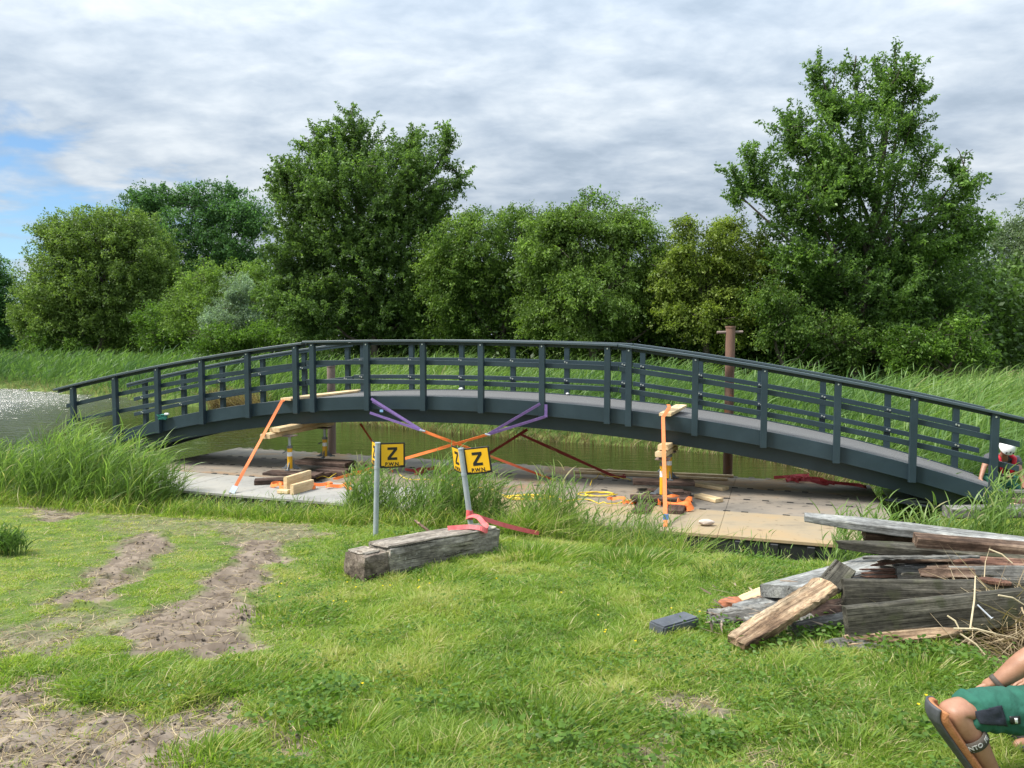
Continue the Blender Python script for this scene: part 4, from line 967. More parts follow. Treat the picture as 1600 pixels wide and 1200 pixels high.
# ------------------------------------------------------------------ foliage
DENS = 2.05
def tree(name, label, cat, lobes, Y, m, trunk_px, leaf=.13, k=16, per=26, shoot=(.5, 1.1), up=.5, spread=.13, dep=.8, droop=.25, seed=0, bark='bark', shell=.45, group='trees and bushes along the far bank', ar=.5, wood_n=40, tr=.16, bright=0, extra=None, tip=1.0, clump=1.0, flat=.6):
    r_ = np.random.default_rng(seed)
    s = Y / FPX
    base = at(trunk_px, 600, Y); bz = gz(base[0], Y); base = np.array([base[0], Y, bz])
    o = empty(name, tuple(base), label, cat, group)
    Pts = []; Dirs = []; Lobc = []; btone = []
    for L_ in lobes:
        x, y, rx, ry = L_[:4]; oy = L_[4] if len(L_) > 4 else r_.uniform(-.25, .25) * rx * s
        c = at(x, y, Y); c = np.array([c[0], Y + oy, c[2]])
        R_ = np.array([rx * s, .5 * (rx + ry) * s * dep, ry * s])
        Lobc.append((c, R_))
        n = max(8, int(k * DENS * PI * R_[0] * R_[2]))
        nb_ = max(5, int(1.5 * R_[0] * R_[2] * PI * clump))
        db = nrm(r_.normal(size=(nb_, 3))); jb = r_.integers(0, nb_, n)
        free = r_.random(n) < .42
        d = nrm(np.where(free[:, None], r_.normal(size=(n, 3)), db[jb] + r_.normal(size=(n, 3)) * .25 * np.array([1, 1, flat])))
        rb = (1 - (1 - shell) * r_.random(nb_) ** 1.2)
        rad = np.where(free, np.where(r_.random(n) < .55, r_.uniform(.25, .8, n), 1 - (1 - shell) * r_.random(n) ** 1.4), rb[jb] * r_.uniform(.82, 1.04, n))[:, None]
        p = c + d * R_ * rad
        btone.append(np.where(free, -.10, (r_.random(nb_) * .34 - .10)[jb]))
        dd = nrm(d * np.array([1, .8, .7]) + np.array([0, 0, up]) + r_.normal(size=(n, 3)) * .35)
        Pts.append(p); Dirs.append(dd)
    P = np.concatenate(Pts); D = np.concatenate(Dirs)
    kz = P[:, 2] > bz + .25
    P = P[kz]; D = D[kz]; bt_ = np.concatenate(btone)[kz]
    Ls = r_.uniform(shoot[0], shoot[1], len(P))
    per = int(per * 1.35)
    n = len(P) * per
    t = r_.random(n) ** .85; si = np.repeat(np.arange(len(P)), per)
    start = P[si] - D[si] * (Ls[si] * .55)[:, None]
    q = start + D[si] * (Ls[si] * t)[:, None] + np.array([0, 0, -1.]) * (droop * Ls[si] * t * t * .6)[:, None]
    q += r_.normal(size=(n, 3)) * (spread * (1.25 - .85 * t * tip))[:, None]
    ld = nrm(D[si] * .45 + r_.normal(size=(n, 3)) * .75 + np.array([0, 0, -droop * 1.6]))
    sd_ = nrm(np.cross(ld, r_.normal(size=(n, 3))))
    nn = np.cross(ld, sd_)
    sz = leaf * r_.uniform(.5, 1.0, n) * np.where(r_.random(n) < .3, 1.45, 1.0)
    mid = q + ld * (sz * .5)[:, None] + nn * (sz * .08)[:, None]
    w = (sz * ar * .5)[:, None]
    V = np.stack([q, mid - sd_ * w, q + ld * sz[:, None] - nn * (sz * .12)[:, None], mid + sd_ * w], 1).reshape(-1, 3)
    Q = np.arange(n * 4).reshape(n, 4)
    lob_t = r_.random(len(P)) * .22 + .22 + bt_
    tint = np.clip(lob_t[si] + r_.normal(size=n) * .16 + .12 + .12 * (t - .5) + bright, 0, 1)
    fastmesh('crown', V - 0, Q, np.zeros((0, 3), int), np.repeat(tint, 4), m, o)
    if extra:       # blossom flecks
        em, en, es = extra; ii = r_.choice(n, en); V2 = V.reshape(-1, 4, 3)[ii]; c2 = V2.mean(1, keepdims=True); V2 = c2 + (V2 - c2) * es + np.array([0, -.06, .03])
        fastmesh('blossom', V2.reshape(-1, 3), np.arange(en * 4).reshape(en, 4), np.zeros((0, 3), int), r_.random(en * 4), em, o)
    # trunk and limbs
    mb = MB()
    top = max(Lobc, key=lambda q_: q_[0][2])[0]
    mid_ = base + (top - base) * .5 + np.array([r_.uniform(-.2, .2), r_.uniform(-.2, .2), 0])
    tk = [base - zz * .2, base + zz * .6, base + (mid_ - base) * .6, mid_, mid_ + (top - mid_) * .6, top]
    mb.tube(tk, [tr * 1.35, tr, tr * .85, tr * .65, tr * .38, tr * .12], 8)
    tka = np.array(tk)
    for c, R_ in Lobc:
        z_ = min(c[2] - .4 * R_[2], tka[-1][2]); z_ = max(z_ * .6 + .4 * bz, bz + .5)
        j = np.array([np.interp(z_, tka[:, 2], tka[:, a]) for a in range(3)])
        mb.tube([j, (j + c) / 2 + np.array([0, 0, -.1 * np.linalg.norm(c - j)]), c], [tr * .45, tr * .3, tr * .14], 6)
        for _ in range(max(3, wood_n // len(Lobc))):
            d = nrm(r_.normal(size=3) + np.array([0, -.2, up])); e = c + d * R_ * r_.uniform(.75, 1.0)
            mb.tube([c - d * .1, (c + e) / 2 + r_.normal(size=3) * .12 * R_, e], [tr * .14, tr * .09, .012], 4, cap=False)
    mb.build('trunk', M[bark], o, smooth=True)
    return o

# silhouettes measured on the photo, every tree at its own distance
tree('cherry_tree', 'tall dense cherry tree with a spiky top left of the middle', 'tree',
     [(560, 320, 105, 95), (475, 300, 55, 50), (640, 300, 70, 75), (560, 230, 45, 50), (480, 385, 75, 75), (600, 415, 105, 80), (680, 385, 42, 60), (500, 480, 85, 55), (600, 490, 75, 45), (440, 265, 30, 16), (495, 225, 22, 34), (640, 225, 35, 32), (695, 240, 16, 34), (715, 275, 14, 22), (548, 190, 9, 26), (450, 440, 50, 60), (660, 460, 60, 60)],
     34.5, M['cherry'], 590, leaf=.14, k=10.5, per=60, shoot=(.9, 1.9), up=.75, spread=.072, seed=11, ar=.5, shell=.5, tr=.2)
tree('cherry_tree', 'tallest cherry tree with feathery upright twigs at the right', 'tree',
     [(1385, 140, 34, 55, 0), (1300, 150, 38, 55), (1235, 205, 40, 45), (1180, 275, 45, 40), (1330, 240, 95, 80), (1425, 190, 26, 60), (1440, 260, 18, 40), (1505, 265, 22, 48), (1490, 320, 45, 35), (1250, 300, 90, 60), (1400, 350, 100, 70), (1300, 390, 110, 65), (1450, 420, 85, 70), (1350, 460, 100, 70), (1475, 490, 70, 60), (1280, 105, 14, 26), (1335, 110, 12, 26), (1400, 95, 10, 34), (1150, 300, 22, 20), (1500, 370, 45, 40), (1420, 130, 18, 40)],
     27.5, M['cherry2'], 1330, leaf=.13, k=10, per=54, shoot=(.8, 1.8), up=.85, spread=.07, seed=12, ar=.5, shell=.5, tr=.19, tip=1.1)
tree('round_sallow', 'large rounded olive-green sallow at the far left', 'tree',
     [(150, 430, 125, 100), (90, 440, 70, 75), (220, 420, 70, 75), (150, 370, 80, 50), (60, 500, 55, 50), (190, 490, 95, 60), (100, 360, 45, 25), (200, 350, 50, 28), (120, 510, 90, 40)],
     53, M['olive'], 150, leaf=.17, k=9, per=30, shoot=(.6, 1.3), up=.55, spread=.17, seed=13, shell=.5, ar=.55, tr=.25)
tree('ash_tree', 'dark green tree rising behind the olive sallow', 'tree',
     [(240, 310, 65, 28), (330, 320, 75, 38), (390, 345, 45, 35), (300, 370, 80, 45), (370, 400, 55, 45), (215, 345, 40, 40), (330, 440, 80, 50), (270, 430, 60, 50)],
     62, M['backtree'], 320, leaf=.22, k=7, per=26, shoot=(.7, 1.3), up=.5, spread=.18, seed=14, shell=.45, tr=.25)
tree('hawthorn_bush', 'yellow-green bush between the olive sallow and the left cherry tree', 'bush',
     [(320, 440, 48, 42), (395, 450, 50, 58), (350, 490, 65, 55), (420, 510, 55, 45), (290, 480, 45, 45), (430, 440, 45, 50)], 44, M['hawthy'], 360, leaf=.14, k=10, per=28, up=.35, spread=.17, seed=15)
tree('silver_willow', 'pale silvery willow bush left of the cherry tree', 'bush',
     [(365, 455, 30, 32), (355, 495, 38, 35), (385, 490, 25, 30)], 39.5, M['silver'], 365, leaf=.13, k=16, per=32, shoot=(.5, .9), up=.9, spread=.11, seed=16, ar=.3, tr=.08)
tree('elder_bush', 'dark bush with white blossom flecks at the foot of the olive sallow', 'bush',
     [(240, 500, 45, 38), (285, 520, 40, 35), (255, 530, 45, 28)], 47, M['bush'], 255, leaf=.14, k=12, per=28, up=.3, spread=.16, seed=17, extra=(M['blossom'], 130, .7), tr=.09)
tree('leafy_bush', 'bright green bush below the silvery willow', 'bush',
     [(340, 530, 50, 30), (415, 530, 45, 28), (385, 545, 60, 22), (460, 530, 40, 30)], 38, M['bush'], 385, leaf=.14, k=14, per=30, up=.3, spread=.15, seed=18, tr=.08)
tree('leafy_bush', 'low green bush with white umbels at the far left bank', 'bush',
     [(70, 530, 45, 24), (115, 535, 40, 22)], 52, M['bush'], 90, leaf=.14, k=12, per=26, up=.3, spread=.15, seed=19, extra=(M['blossom'], 80, .6), tr=.08)
tree('hawthorn_tree', 'dense mid-green hawthorn right of the left cherry tree', 'tree',
     [(750, 385, 80, 60), (810, 360, 50, 40), (720, 450, 65, 60), (790, 450, 65, 60), (740, 510, 85, 40), (830, 345, 34, 25), (735, 345, 30, 25), (700, 400, 45, 55), (840, 420, 45, 70)],
     32.5, M['hawth'], 760, leaf=.115, k=14, per=40, shoot=(.6, 1.2), up=.15, spread=.13, droop=.5, seed=20, shell=.5, tr=.15)
tree('hawthorn_tree', 'broad light green hawthorn in the middle of the hedge', 'tree',
     [(920, 380, 100, 60), (860, 400, 60, 55), (1000, 370, 50, 45), (930, 460, 110, 60), (850, 480, 50, 45), (1020, 440, 45, 60), (900, 340, 55, 28), (970, 340, 50, 25), (930, 515, 100, 35), (1045, 395, 45, 40), (1060, 480, 45, 50), (860, 350, 40, 28)],
     29.5, M['hawthy'], 930, leaf=.115, k=14, per=42, shoot=(.6, 1.2), up=.15, spread=.13, droop=.5, seed=21, shell=.5, tr=.16, bright=-.08)
tree('young_ash', 'thin pale young tree top poking above the middle hawthorn', 'tree',
     [(920, 310, 22, 18), (945, 320, 26, 14), (990, 328, 30, 10), (900, 325, 20, 12)], 33, M['bush'], 925, leaf=.13, k=9, per=22, shoot=(.6, 1.2), up=1.1, spread=.10, seed=22, tr=.08)
tree('field_maple', 'golden-green layered bush beside the rust-red pile', 'bush',
     [(1110, 385, 70, 40), (1060, 430, 60, 45), (1150, 420, 60, 45), (1120, 465, 75, 40), (1185, 385, 30, 34), (1080, 355, 35, 18), (1200, 430, 30, 40), (1100, 500, 80, 35), (1150, 355, 35, 20)],
     28.2, M['hawthg'], 1110, leaf=.12, k=14, per=42, shoot=(.6, 1.1), up=.1, spread=.12, droop=.35, seed=23, shell=.5, tr=.14)
tree('hawthorn_bush', 'dark green hawthorn at the foot of the tallest cherry tree', 'bush',
     [(1230, 500, 55, 50), (1280, 520, 55, 45), (1200, 460, 30, 40), (1320, 535, 50, 35)], 26.6, M['hawth'], 1250, leaf=.11, k=13, per=36, up=.15, spread=.12, droop=.4, seed=24, bright=-.1, tr=.1)
tree('leafy_bush', 'bright green bush at the right foot of the tallest cherry tree', 'bush',
     [(1500, 525, 45, 32), (1440, 530, 45, 35), (1520, 545, 28, 18), (1400, 540, 40, 30)], 25.8, M['bush'], 1470, leaf=.13, k=14, per=34, up=.25, spread=.13, seed=25, tr=.08)
tree('grey_willow', 'grey-green willow at the right edge of the photo', 'tree',
     [(1590, 390, 65, 65), (1650, 380, 90, 80), (1580, 470, 55, 60), (1640, 480, 80, 70), (1560, 510, 40, 40), (1720, 430, 90, 90)],
     34, M['greytree'], 1620, leaf=.15, k=11, per=34, shoot=(.6, 1.2), up=.4, spread=.15, seed=26, ar=.4, shell=.5, tr=.2)
tree('dark_bush', 'dark tree at the very left edge of the photo', 'tree',
     [(-20, 470, 45, 80), (-60, 430, 70, 90), (-10, 520, 40, 40)], 58, M['backtree'], -25, leaf=.2, k=8, per=26, up=.4, spread=.18, seed=27)
# shaded undergrowth behind and beneath the trees
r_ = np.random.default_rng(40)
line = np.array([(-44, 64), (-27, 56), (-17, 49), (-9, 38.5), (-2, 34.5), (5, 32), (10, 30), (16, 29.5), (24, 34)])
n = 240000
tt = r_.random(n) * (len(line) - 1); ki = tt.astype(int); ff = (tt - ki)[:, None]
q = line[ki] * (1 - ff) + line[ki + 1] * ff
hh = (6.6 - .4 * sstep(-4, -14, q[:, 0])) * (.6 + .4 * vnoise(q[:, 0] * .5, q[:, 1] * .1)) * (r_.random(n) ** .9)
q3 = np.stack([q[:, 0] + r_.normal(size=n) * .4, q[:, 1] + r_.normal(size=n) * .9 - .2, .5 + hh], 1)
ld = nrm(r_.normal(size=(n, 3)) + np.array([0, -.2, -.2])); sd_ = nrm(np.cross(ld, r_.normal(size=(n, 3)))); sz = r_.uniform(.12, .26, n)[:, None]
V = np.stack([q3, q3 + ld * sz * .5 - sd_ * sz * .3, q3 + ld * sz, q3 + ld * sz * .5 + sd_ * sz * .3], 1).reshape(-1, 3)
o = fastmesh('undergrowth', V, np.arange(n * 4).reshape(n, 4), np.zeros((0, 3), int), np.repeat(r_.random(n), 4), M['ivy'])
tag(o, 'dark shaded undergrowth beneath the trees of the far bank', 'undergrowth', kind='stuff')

# reeds: a thin stem with long arching leaves
def reed_parts(B, H, r_, wind=(.35, 0, 0), nl=6, lw=.014, ll=.42, tint0=.45, tvar=.16, lean=.12, spreadl=.5, seg=4):
    n = len(B)
    w = np.array(wind)
    D0 = nrm(np.stack([r_.normal(size=n) * lean + w[0] * .35, r_.normal(size=n) * lean, np.ones(n)], 1))
    bend = w * .25 + r_.normal(size=(n, 3)) * .05
    ti = np.clip(tint0 + r_.normal(size=n) * tvar, 0, 1)
    parts = [blades(B, D0, H, np.full(n, lw * .55), bend, ti, 3)]
    for k in range(nl):
        f_ = (.12 + .85 * (k + r_.random(n)) / nl)
        p = B + D0 * (H * f_)[:, None] + bend * (H * f_ * f_)[:, None]
        a = r_.random(n) * 2 * PI
        out_ = np.stack([np.cos(a), np.sin(a), 0 * a], 1)
        d = nrm(D0 + out_ * (spreadl * r_.uniform(.5, 1.2, n))[:, None] + w * .5)
        L_ = ll * r_.uniform(.6, 1.25, n) * (1.1 - .45 * f_) * np.clip(H / 1.1, .55, 1.3)
        bd = out_ * .28 + w * .55 + np.array([0, 0, -.32])
        parts.append(blades(p, d, L_, np.full(n, lw) * r_.uniform(.7, 1.2, n), bd * r_.uniform(.5, 1.2, n)[:, None], np.clip(ti + r_.normal(size=n) * .1, 0, 1), seg))
    return merge(parts)
bank = np.array(WATER[1:8])
def bankY(X): return np.interp(X, bank[:, 0], bank[:, 1])
GRD = 'reed clumps along the near bank'
def stand(label, px0, px1, n, h, off=(.05, .7), seed=0, nl=6, ll=.42, lw=.013, wind=(.4, -.02, 0), tint=.45, edge=.75, hmul=None):
    r_ = np.random.default_rng(seed)
    Y0 = bankY((px0 + px1) / 2 / FPX * 11 - 7.5)
    X0, X1 = sorted(((px0 - 800) / FPX * (bankY((px0 - 800) / FPX * 11.3) - .3), (px1 - 800) / FPX * (bankY((px1 - 800) / FPX * 11.3) - .3)))
    X = r_.uniform(X0, X1, n); Y = bankY(X) - r_.uniform(off[0], off[1], n)
    u_ = (X - X0) / (X1 - X0)
    env = edge + (1 - edge) * np.sin(np.clip(u_, 0, 1) * PI)
    H = r_.uniform(h[0], h[1], n) * env * (.8 + .4 * vnoise(X * 3, Y * 3))
    if hmul is not None: H *= np.interp(u_, hmul[0], hmul[1])
    B = np.stack([X, Y, height(X, Y)], 1)
    v_, q_, t_, c_ = reed_parts(B, H, r_, wind, nl, lw, ll, tint)
    o = fastmesh('reed_clump', v_, q_, t_, c_, M['reed'])
    return tag(o, label, 'reeds', GRD)
stand('big stand of tall reeds at the left below the bridge end', -60, 242, 760, (1.05, 1.42), (-.25, .9), 51, 8, .5, .014, tint=.55, edge=.85, hmul=([0, .25, .4, .75, 1], [.75, .72, 1.0, 1.02, .85]))
stand('reed clump round the straight sign post', 538, 615, 210, (.72, .98), (-.1, .5), 52, 7, .45, .013, wind=(.15, 0, 0), tint=.56)
stand('reed clump filling the gap between the two sign posts', 622, 780, 380, (.76, 1.02), (-.1, .55), 53, 7, .45, .013, wind=(.3, 0, 0), tint=.56)
stand('isolated reed clump right of the leaning sign', 808, 908, 210, (.74, 1.02), (-.1, .4), 54, 7, .46, .013, tint=.56, wind=(.12, 0, 0), edge=.6)
stand('low thin reeds in front of the vertical orange strap', 905, 1070, 300, (.65, 1.0), (-.05, .5), 55, 5, .34, .012, wind=(.2, 0, 0), tint=.58)
stand('sparse short reeds before the black pontoon side', 1065, 1310, 120, (.4, .72), (0, .4), 56, 5, .3, .011, wind=(.25, 0, 0), tint=.6)
stand('sparse fringe of reeds before the pale left part of the pontoon', 262, 535, 260, (.22, .45), (-.05, .6), 57, 5, .28, .010, wind=(.3, 0, 0), tint=.6)
def rough_band(label, segs_, seed):
    r_ = np.random.default_rng(seed); parts = []
    for px0, px1, n, h0, h1, o0, o1 in segs_:
        X = r_.uniform((px0 - 800) / FPX * bankY((px0 - 800) / FPX * 11), (px1 - 800) / FPX * bankY((px1 - 800) / FPX * 11), n)
        cl_ = fbm(X * 4, X * 0 + seed, 3); k = r_.random(n) < .25 + 1.4 * np.clip(cl_ - .25, 0, 1); X = X[k]; n = len(X)
        Y = bankY(X) - r_.uniform(o0, o1, n); H = r_.uniform(h0, h1, n) * (.6 + .8 * fbm(X * 3, Y * 3, 3))
        D = nrm(np.stack([r_.normal(size=n) * .3 + .12, r_.normal(size=n) * .3, np.ones(n)], 1))
        ti = np.where(r_.random(n) < .16, r_.uniform(.88, 1, n), np.clip(.5 + r_.normal(size=n) * .2, 0, .86))
        parts.append(blades(np.stack([X, Y, height(X, Y)], 1), D, H, r_.uniform(.006, .012, n), np.stack([r_.normal(size=n) * .5 + .15, r_.normal(size=n) * .4, -.5 * r_.random(n)], 1), ti, 4))
    v_, q_, t_, c_ = merge(parts)
    tag(fastmesh('rough_grass', v_, q_, t_, c_, M['grass']), label, 'grass', kind='stuff')
rough_band('rough uncut grass along the edge of the near bank', [(-60, 300, 2600, .2, .42, .5, 1.2), (250, 560, 4200, .22, .42, -.02, .75), (540, 920, 4200, .25, .45, -.02, .9), (780, 1075, 5200, .38, .68, -.02, .9), (1060, 1330, 1500, .18, .36, .1, .8)], 61)
def stand_pts(label, pts, n, h, seed, **kw):
    r_ = np.random.default_rng(seed); P = np.array(pts)
    k = r_.integers(0, len(P), n); X = P[k, 0] + r_.normal(size=n) * P[k, 2]; Y = P[k, 1] + r_.normal(size=n) * P[k, 2] * .6
    B = np.stack([X, Y, np.maximum(height(X, Y), .02)], 1); H = r_.uniform(h[0], h[1], n)
    v_, q_, t_, c_ = reed_parts(B, H, r_, **kw)
    return tag(fastmesh('reed_clump', v_, q_, t_, c_, M['reed']), label, 'reeds', GRD)
def xy(x, Y): return ((x - 800) / FPX * Y, Y)
stand_pts('bright reeds behind the top plank of the heap, left of the bridge end', [(*xy(1325, 8.6), .1), (*xy(1350, 8.8), .15), (*xy(1400, 8.9), .18), (*xy(1380, 8.6), .15)], 150, (.7, 1.05), 58, wind=(.2, 0, 0), nl=6, ll=.4, lw=.015, tint0=.55)
stand_pts('bright reeds in front of the right bridge end', [(*xy(1470, 9.2), .15), (*xy(1520, 9.2), .15), (*xy(1556, 9.3), .07), (*xy(1590, 9.0), .2), (*xy(1440, 9.0), .12)], 170, (.6, 1.0), 59, wind=(.2, 0, 0), nl=6, ll=.42, lw=.016, tint0=.58)
stand_pts('small dark grass tuft at the left edge of the meadow', [(on_ground(2, 866)[0], on_ground(2, 866)[1], .12)], 120, (.2, .32), 60, wind=(.1, 0, 0), nl=4, ll=.3, lw=.012, tint0=.15)

# far bank reeds and rough grass
def far_reeds(name, label, n, region, h, tint, seed, mat_, wind=(.45, 0, 0), nl=5, lw=.03, ll=.6, cat='reeds'):
    r_ = np.random.default_rng(seed)
    X, Y = region(r_, n)
    z, sd = land(X, Y)
    ok = (sd > -.15) & (Y > 11)
    ok &= ~((X > 7.0) & (X < 10.6) & (Y > 10.8) & (Y < 13.25) & (X / Y > .55))
    X, Y, z, sd = X[ok], Y[ok], z[ok], sd[ok]
    n = len(X)
    H = r_.uniform(h[0], h[1], n) * (.75 + .5 * fbm(X * .35, Y * .35, 3)) * np.clip(.55 + sd * .5, .55, 1)
    H = H * (1 - .5 * sstep(17, 13, Y))
    t0 = np.clip(tint + (fbm(X * .25 + 3, Y * .25, 3) - .5) * .9, 0.02, .95)
    v_, q_, t_, c_ = reed_parts(np.stack([X, Y, np.maximum(z, 0)], 1), H, r_, wind, nl, lw, ll, t0, .1, .14, .45, 3)
    return tag(fastmesh(name, v_, q_, t_, c_, mat_), label, cat, kind='stuff')
fb_line = np.array(WATER[9:])[::-1]
def strip(a, b_, w0, w1):
    def f(r_, n):
        P = np.array(fb_line[a:b_]); seg = np.linalg.norm(np.diff(P, axis=0), axis=1); cum = np.concatenate([[0], np.cumsum(seg)])
        t = r_.random(n) * cum[-1]; k = np.clip(np.searchsorted(cum, t) - 1, 0, len(seg) - 1); f_ = ((t - cum[k]) / seg[k])[:, None]
        q = P[k] * (1 - f_) + P[k + 1] * f_; d = P[k + 1] - P[k]; nn_ = nrm(np.stack([-d[:, 1], d[:, 0]], 1))
        o_ = r_.uniform(w0, w1, n)[:, None]
        q = q + nn_ * o_
        return q[:, 0], q[:, 1]
    return f
far_reeds('reed_bed', 'green reed bed along the far bank behind the bridge', 7500, strip(3, 12, -.1, 6.5), (1.25, 1.75), .5, 70, M['reedfar'], lw=.026)
far_reeds('reed_bed', 'blue-green reed bed along the far bank at the left', 7000, strip(0, 5, -.1, 7), (1.3, 1.95), .27, 71, M['reedfar'], lw=.036, wind=(.4, 0, 0))
def rightfield(r_, n): return r_.uniform(6.6, 24, n), r_.uniform(11.6, 29, n)
far_reeds('tall_grass', 'tall bright grass rising behind the worker on the right bank', 17000, rightfield, (.55, 1.15), .60, 72, M['reedfar'], lw=.015, cat='grass')
def front_right(r_, n): return r_.uniform(5.6, 16, n), r_.uniform(9.2, 12.4, n)
far_reeds('tall_grass', 'rough grass on the right bank round the bridge end', 1500, front_right, (.2, .42), .62, 73, M['reedfar'], lw=.014, ll=.3, cat='grass')
# dry reed fringe at the waterline
r_ = np.random.default_rng(75)
def fringe(seed, n, a, b_, label, h=(.5, 1.0)):
    r_ = np.random.default_rng(seed); X, Y = strip(a, b_, -.25, .25)(r_, n)
    z = np.maximum(land(X, Y)[0], -.05)
    D = nrm(np.stack([r_.normal(size=n) * .25, -.25 + r_.normal(size=n) * .2, np.ones(n)], 1)); L_ = r_.uniform(h[0], h[1], n)
    v_, q_, t_, c_ = blades(np.stack([X, Y, z], 1), D, L_, np.full(n, .016), np.stack([r_.normal(size=n) * .3, -.3 + r_.normal(size=n) * .2, -.25 + 0 * X], 1), r_.random(n) * .8, 3)
    tag(fastmesh('dry_reeds', v_, q_, t_, c_, M['straw']), label, 'reeds', kind='stuff')
fringe(76, 1100, 3, 5, 'dry brown reeds at the waterline behind the left railing', (.8, 1.5))
fringe(77, 1500, 5, 11, 'dry reed fringe along the far waterline under the bridge', (.3, .6))
fringe(78, 700, 0, 3, 'dry reeds at the far left waterline', (.5, 1.1))

# ------------------------------------------------------------------ meadow grass
def meadow():
    r_ = np.random.default_rng(90)
    parts = []
    n = 760000
    # sample so that density falls with distance
    Y = 3.0 + (13.4 - 3.0) * r_.random(n) ** 1.25
    X = (r_.random(n) * 2 - 1) * (Y * .70 + .7)
    sd = poly_sd(WATER, X, Y)
    m = dirt_mask(X, Y)
    dens = np.clip(1.5 - .085 * Y, .35, 1)
    patch = fbm(X * .8 + 4, Y * .8, 4); clump = fbm(X * 5, Y * 5, 3)
    keep = (sd > -.05) & (r_.random(n) < dens * (1 - .93 * m) * (.25 + 1.5 * clump))
    X, Y, sd, m, patch, clump = X[keep], Y[keep], sd[keep], m[keep], patch[keep], clump[keep]
    n = len(X)
    tx = X / Y * FPX + 800         # bearing, to tell mown from lush parts
    mown = sstep(-.9, -2.2, X + .28 * (Y - 7)) * sstep(4.4, 5.4, Y)
    edge = sstep(1.3, .15, sd) * (1 - .6 * sstep(1.2, 2.4, X))
    H = (.032 + .05 * patch + .055 * sstep(.48, .75, clump)) * (1 - .62 * mown) + .20 * edge * r_.random(n) * (1 - .5 * mown)
    H *= r_.uniform(.55, 1.25, n) * (1 - .55 * m)
    W = (.0038 + .00050 * Y) * r_.uniform(.7, 1.3, n)
    tint = .56 + .9 * (fbm(X * 1.6 + 30, Y * 1.6, 4) - .5) + .5 * (clump - .5) + .17 * mown + .10 * edge + r_.normal(size=n) * .12
    dry = (r_.random(n) < .075 + .2 * sstep(.58, .7, fbm(X * 2.1 + 50, Y * 2.1, 4)) + .25 * m + .16 * mown * (fbm(X * 1.7, Y * 1.7, 3) > .5)) 
    tint = np.where(dry, r_.uniform(.86, 1, n), np.clip(tint, 0, .88))
    ca = fbm(X * 2.3, Y * 2.3, 3) * 14
    D = nrm(np.stack([r_.normal(size=n) * .5 + .06 + .10 * np.cos(ca), r_.normal(size=n) * .5 + .10 * np.sin(ca), np.ones(n)], 1))
    bend = np.stack([r_.normal(size=n) * .5 + .06 + .12 * np.cos(ca), r_.normal(size=n) * .5 + .12 * np.sin(ca), -.35 * r_.random(n)], 1)
    B = np.stack([X, Y, height(X, Y) - .006], 1)
    return blades(B, D, H, W, bend, tint, 3), n
(v_, q_, t_, c_), ng = meadow()
print('grass blades', ng)
tag(fastmesh('grass', v_, q_, t_, c_, M['grass']), 'bright green meadow grass in front of the bank', 'grass', kind='stuff')
# longer tussocks and dry litter
r_ = np.random.default_rng(91)
tc = []
for x, y, rad, cnt, hh in [(330, 1075, .40, 900, .17), (200, 1050, .35, 500, .14), (420, 1060, .35, 700, .16), (90, 1060, .3, 300, .12), (330, 1185, .3, 700, .17), (880, 1130, .5, 1300, .22), (700, 1060, .5, 1000, .17), (560, 1150, .5, 1200, .17),
                            (1450, 1050, .4, 1000, .2), (1250, 1060, .4, 800, .17), (690, 1190, .4, 1000, .2), (560, 890, .5, 700, .2), (700, 900, .5, 900, .16), (1350, 1180, .4, 900, .17), (1000, 1010, .6, 900, .16), (460, 960, .5, 900, .16), (1000, 880, .5, 900, .3), (850, 870, .5, 900, .32), (1150, 900, .5, 500, .22), (300, 800, .6, 900, .18), (440, 805, .5, 900, .28)]:
    c = atg(x, y); a = r_.random(cnt) * 2 * PI; rr = rad * np.sqrt(r_.random(cnt))
    X = c[0] + rr * np.cos(a); Y = c[1] + rr * np.sin(a) * .8; hb = .78 * hh * r_.uniform(.5, 1.15, cnt) * (1.05 - .6 * rr / rad)
    D = nrm(np.stack([.35 * np.cos(a) * rr / rad + r_.normal(size=cnt) * .22 + .1, .35 * np.sin(a) * rr / rad + r_.normal(size=cnt) * .22, np.ones(cnt)], 1))
    bend = np.stack([.35 * np.cos(a) + .25 + r_.normal(size=cnt) * .2, .35 * np.sin(a) + r_.normal(size=cnt) * .2, -.35 * r_.random(cnt)], 1)
    ti = np.where(r_.random(cnt) < .12, .95, np.clip(.42 + r_.normal(size=cnt) * .14 + r_.normal() * .1, 0, .85))
    tc.append(blades(np.stack([X, Y, height(X, Y) - .005], 1), D, hb, (.004 + .0005 * Y) * r_.uniform(.8, 1.3, cnt), bend, ti, 4))
v_, q_, t_, c_ = merge(tc)
tag(fastmesh('tussocks', v_, q_, t_, c_, M['grass']), 'longer grass tussocks scattered over the meadow', 'grass', kind='stuff')
n = 60000
Y = r_.uniform(3.0, 12.5, n); X = (r_.random(n) * 2 - 1) * (Y * .7 + .4); m = dirt_mask(X, Y)
k = r_.random(n) < (m * .9 + .05); X, Y = X[k], Y[k]; n = len(X); a = r_.random(n) * 2 * PI
D = nrm(np.stack([np.cos(a), np.sin(a), r_.uniform(0, .35, n)], 1))
v_, q_, t_, c_ = blades(np.stack([X, Y, height(X, Y) + .006], 1), D, r_.uniform(.04, .16, n), (.003 + .0004 * Y), np.stack([r_.normal(size=n) * .2, r_.normal(size=n) * .2, -.1 + 0 * X], 1), r_.random(n), 2)
tag(fastmesh('dry_litter', v_, q_, t_, c_, M['straw']), 'dry grass clippings on the bare wheel tracks', 'straw', kind='stuff')
n = 70000
Y = 3.0 + 8.2 * r_.random(n) ** 1.2; X = (r_.random(n) * 2 - 1) * (Y * .7 + .4)
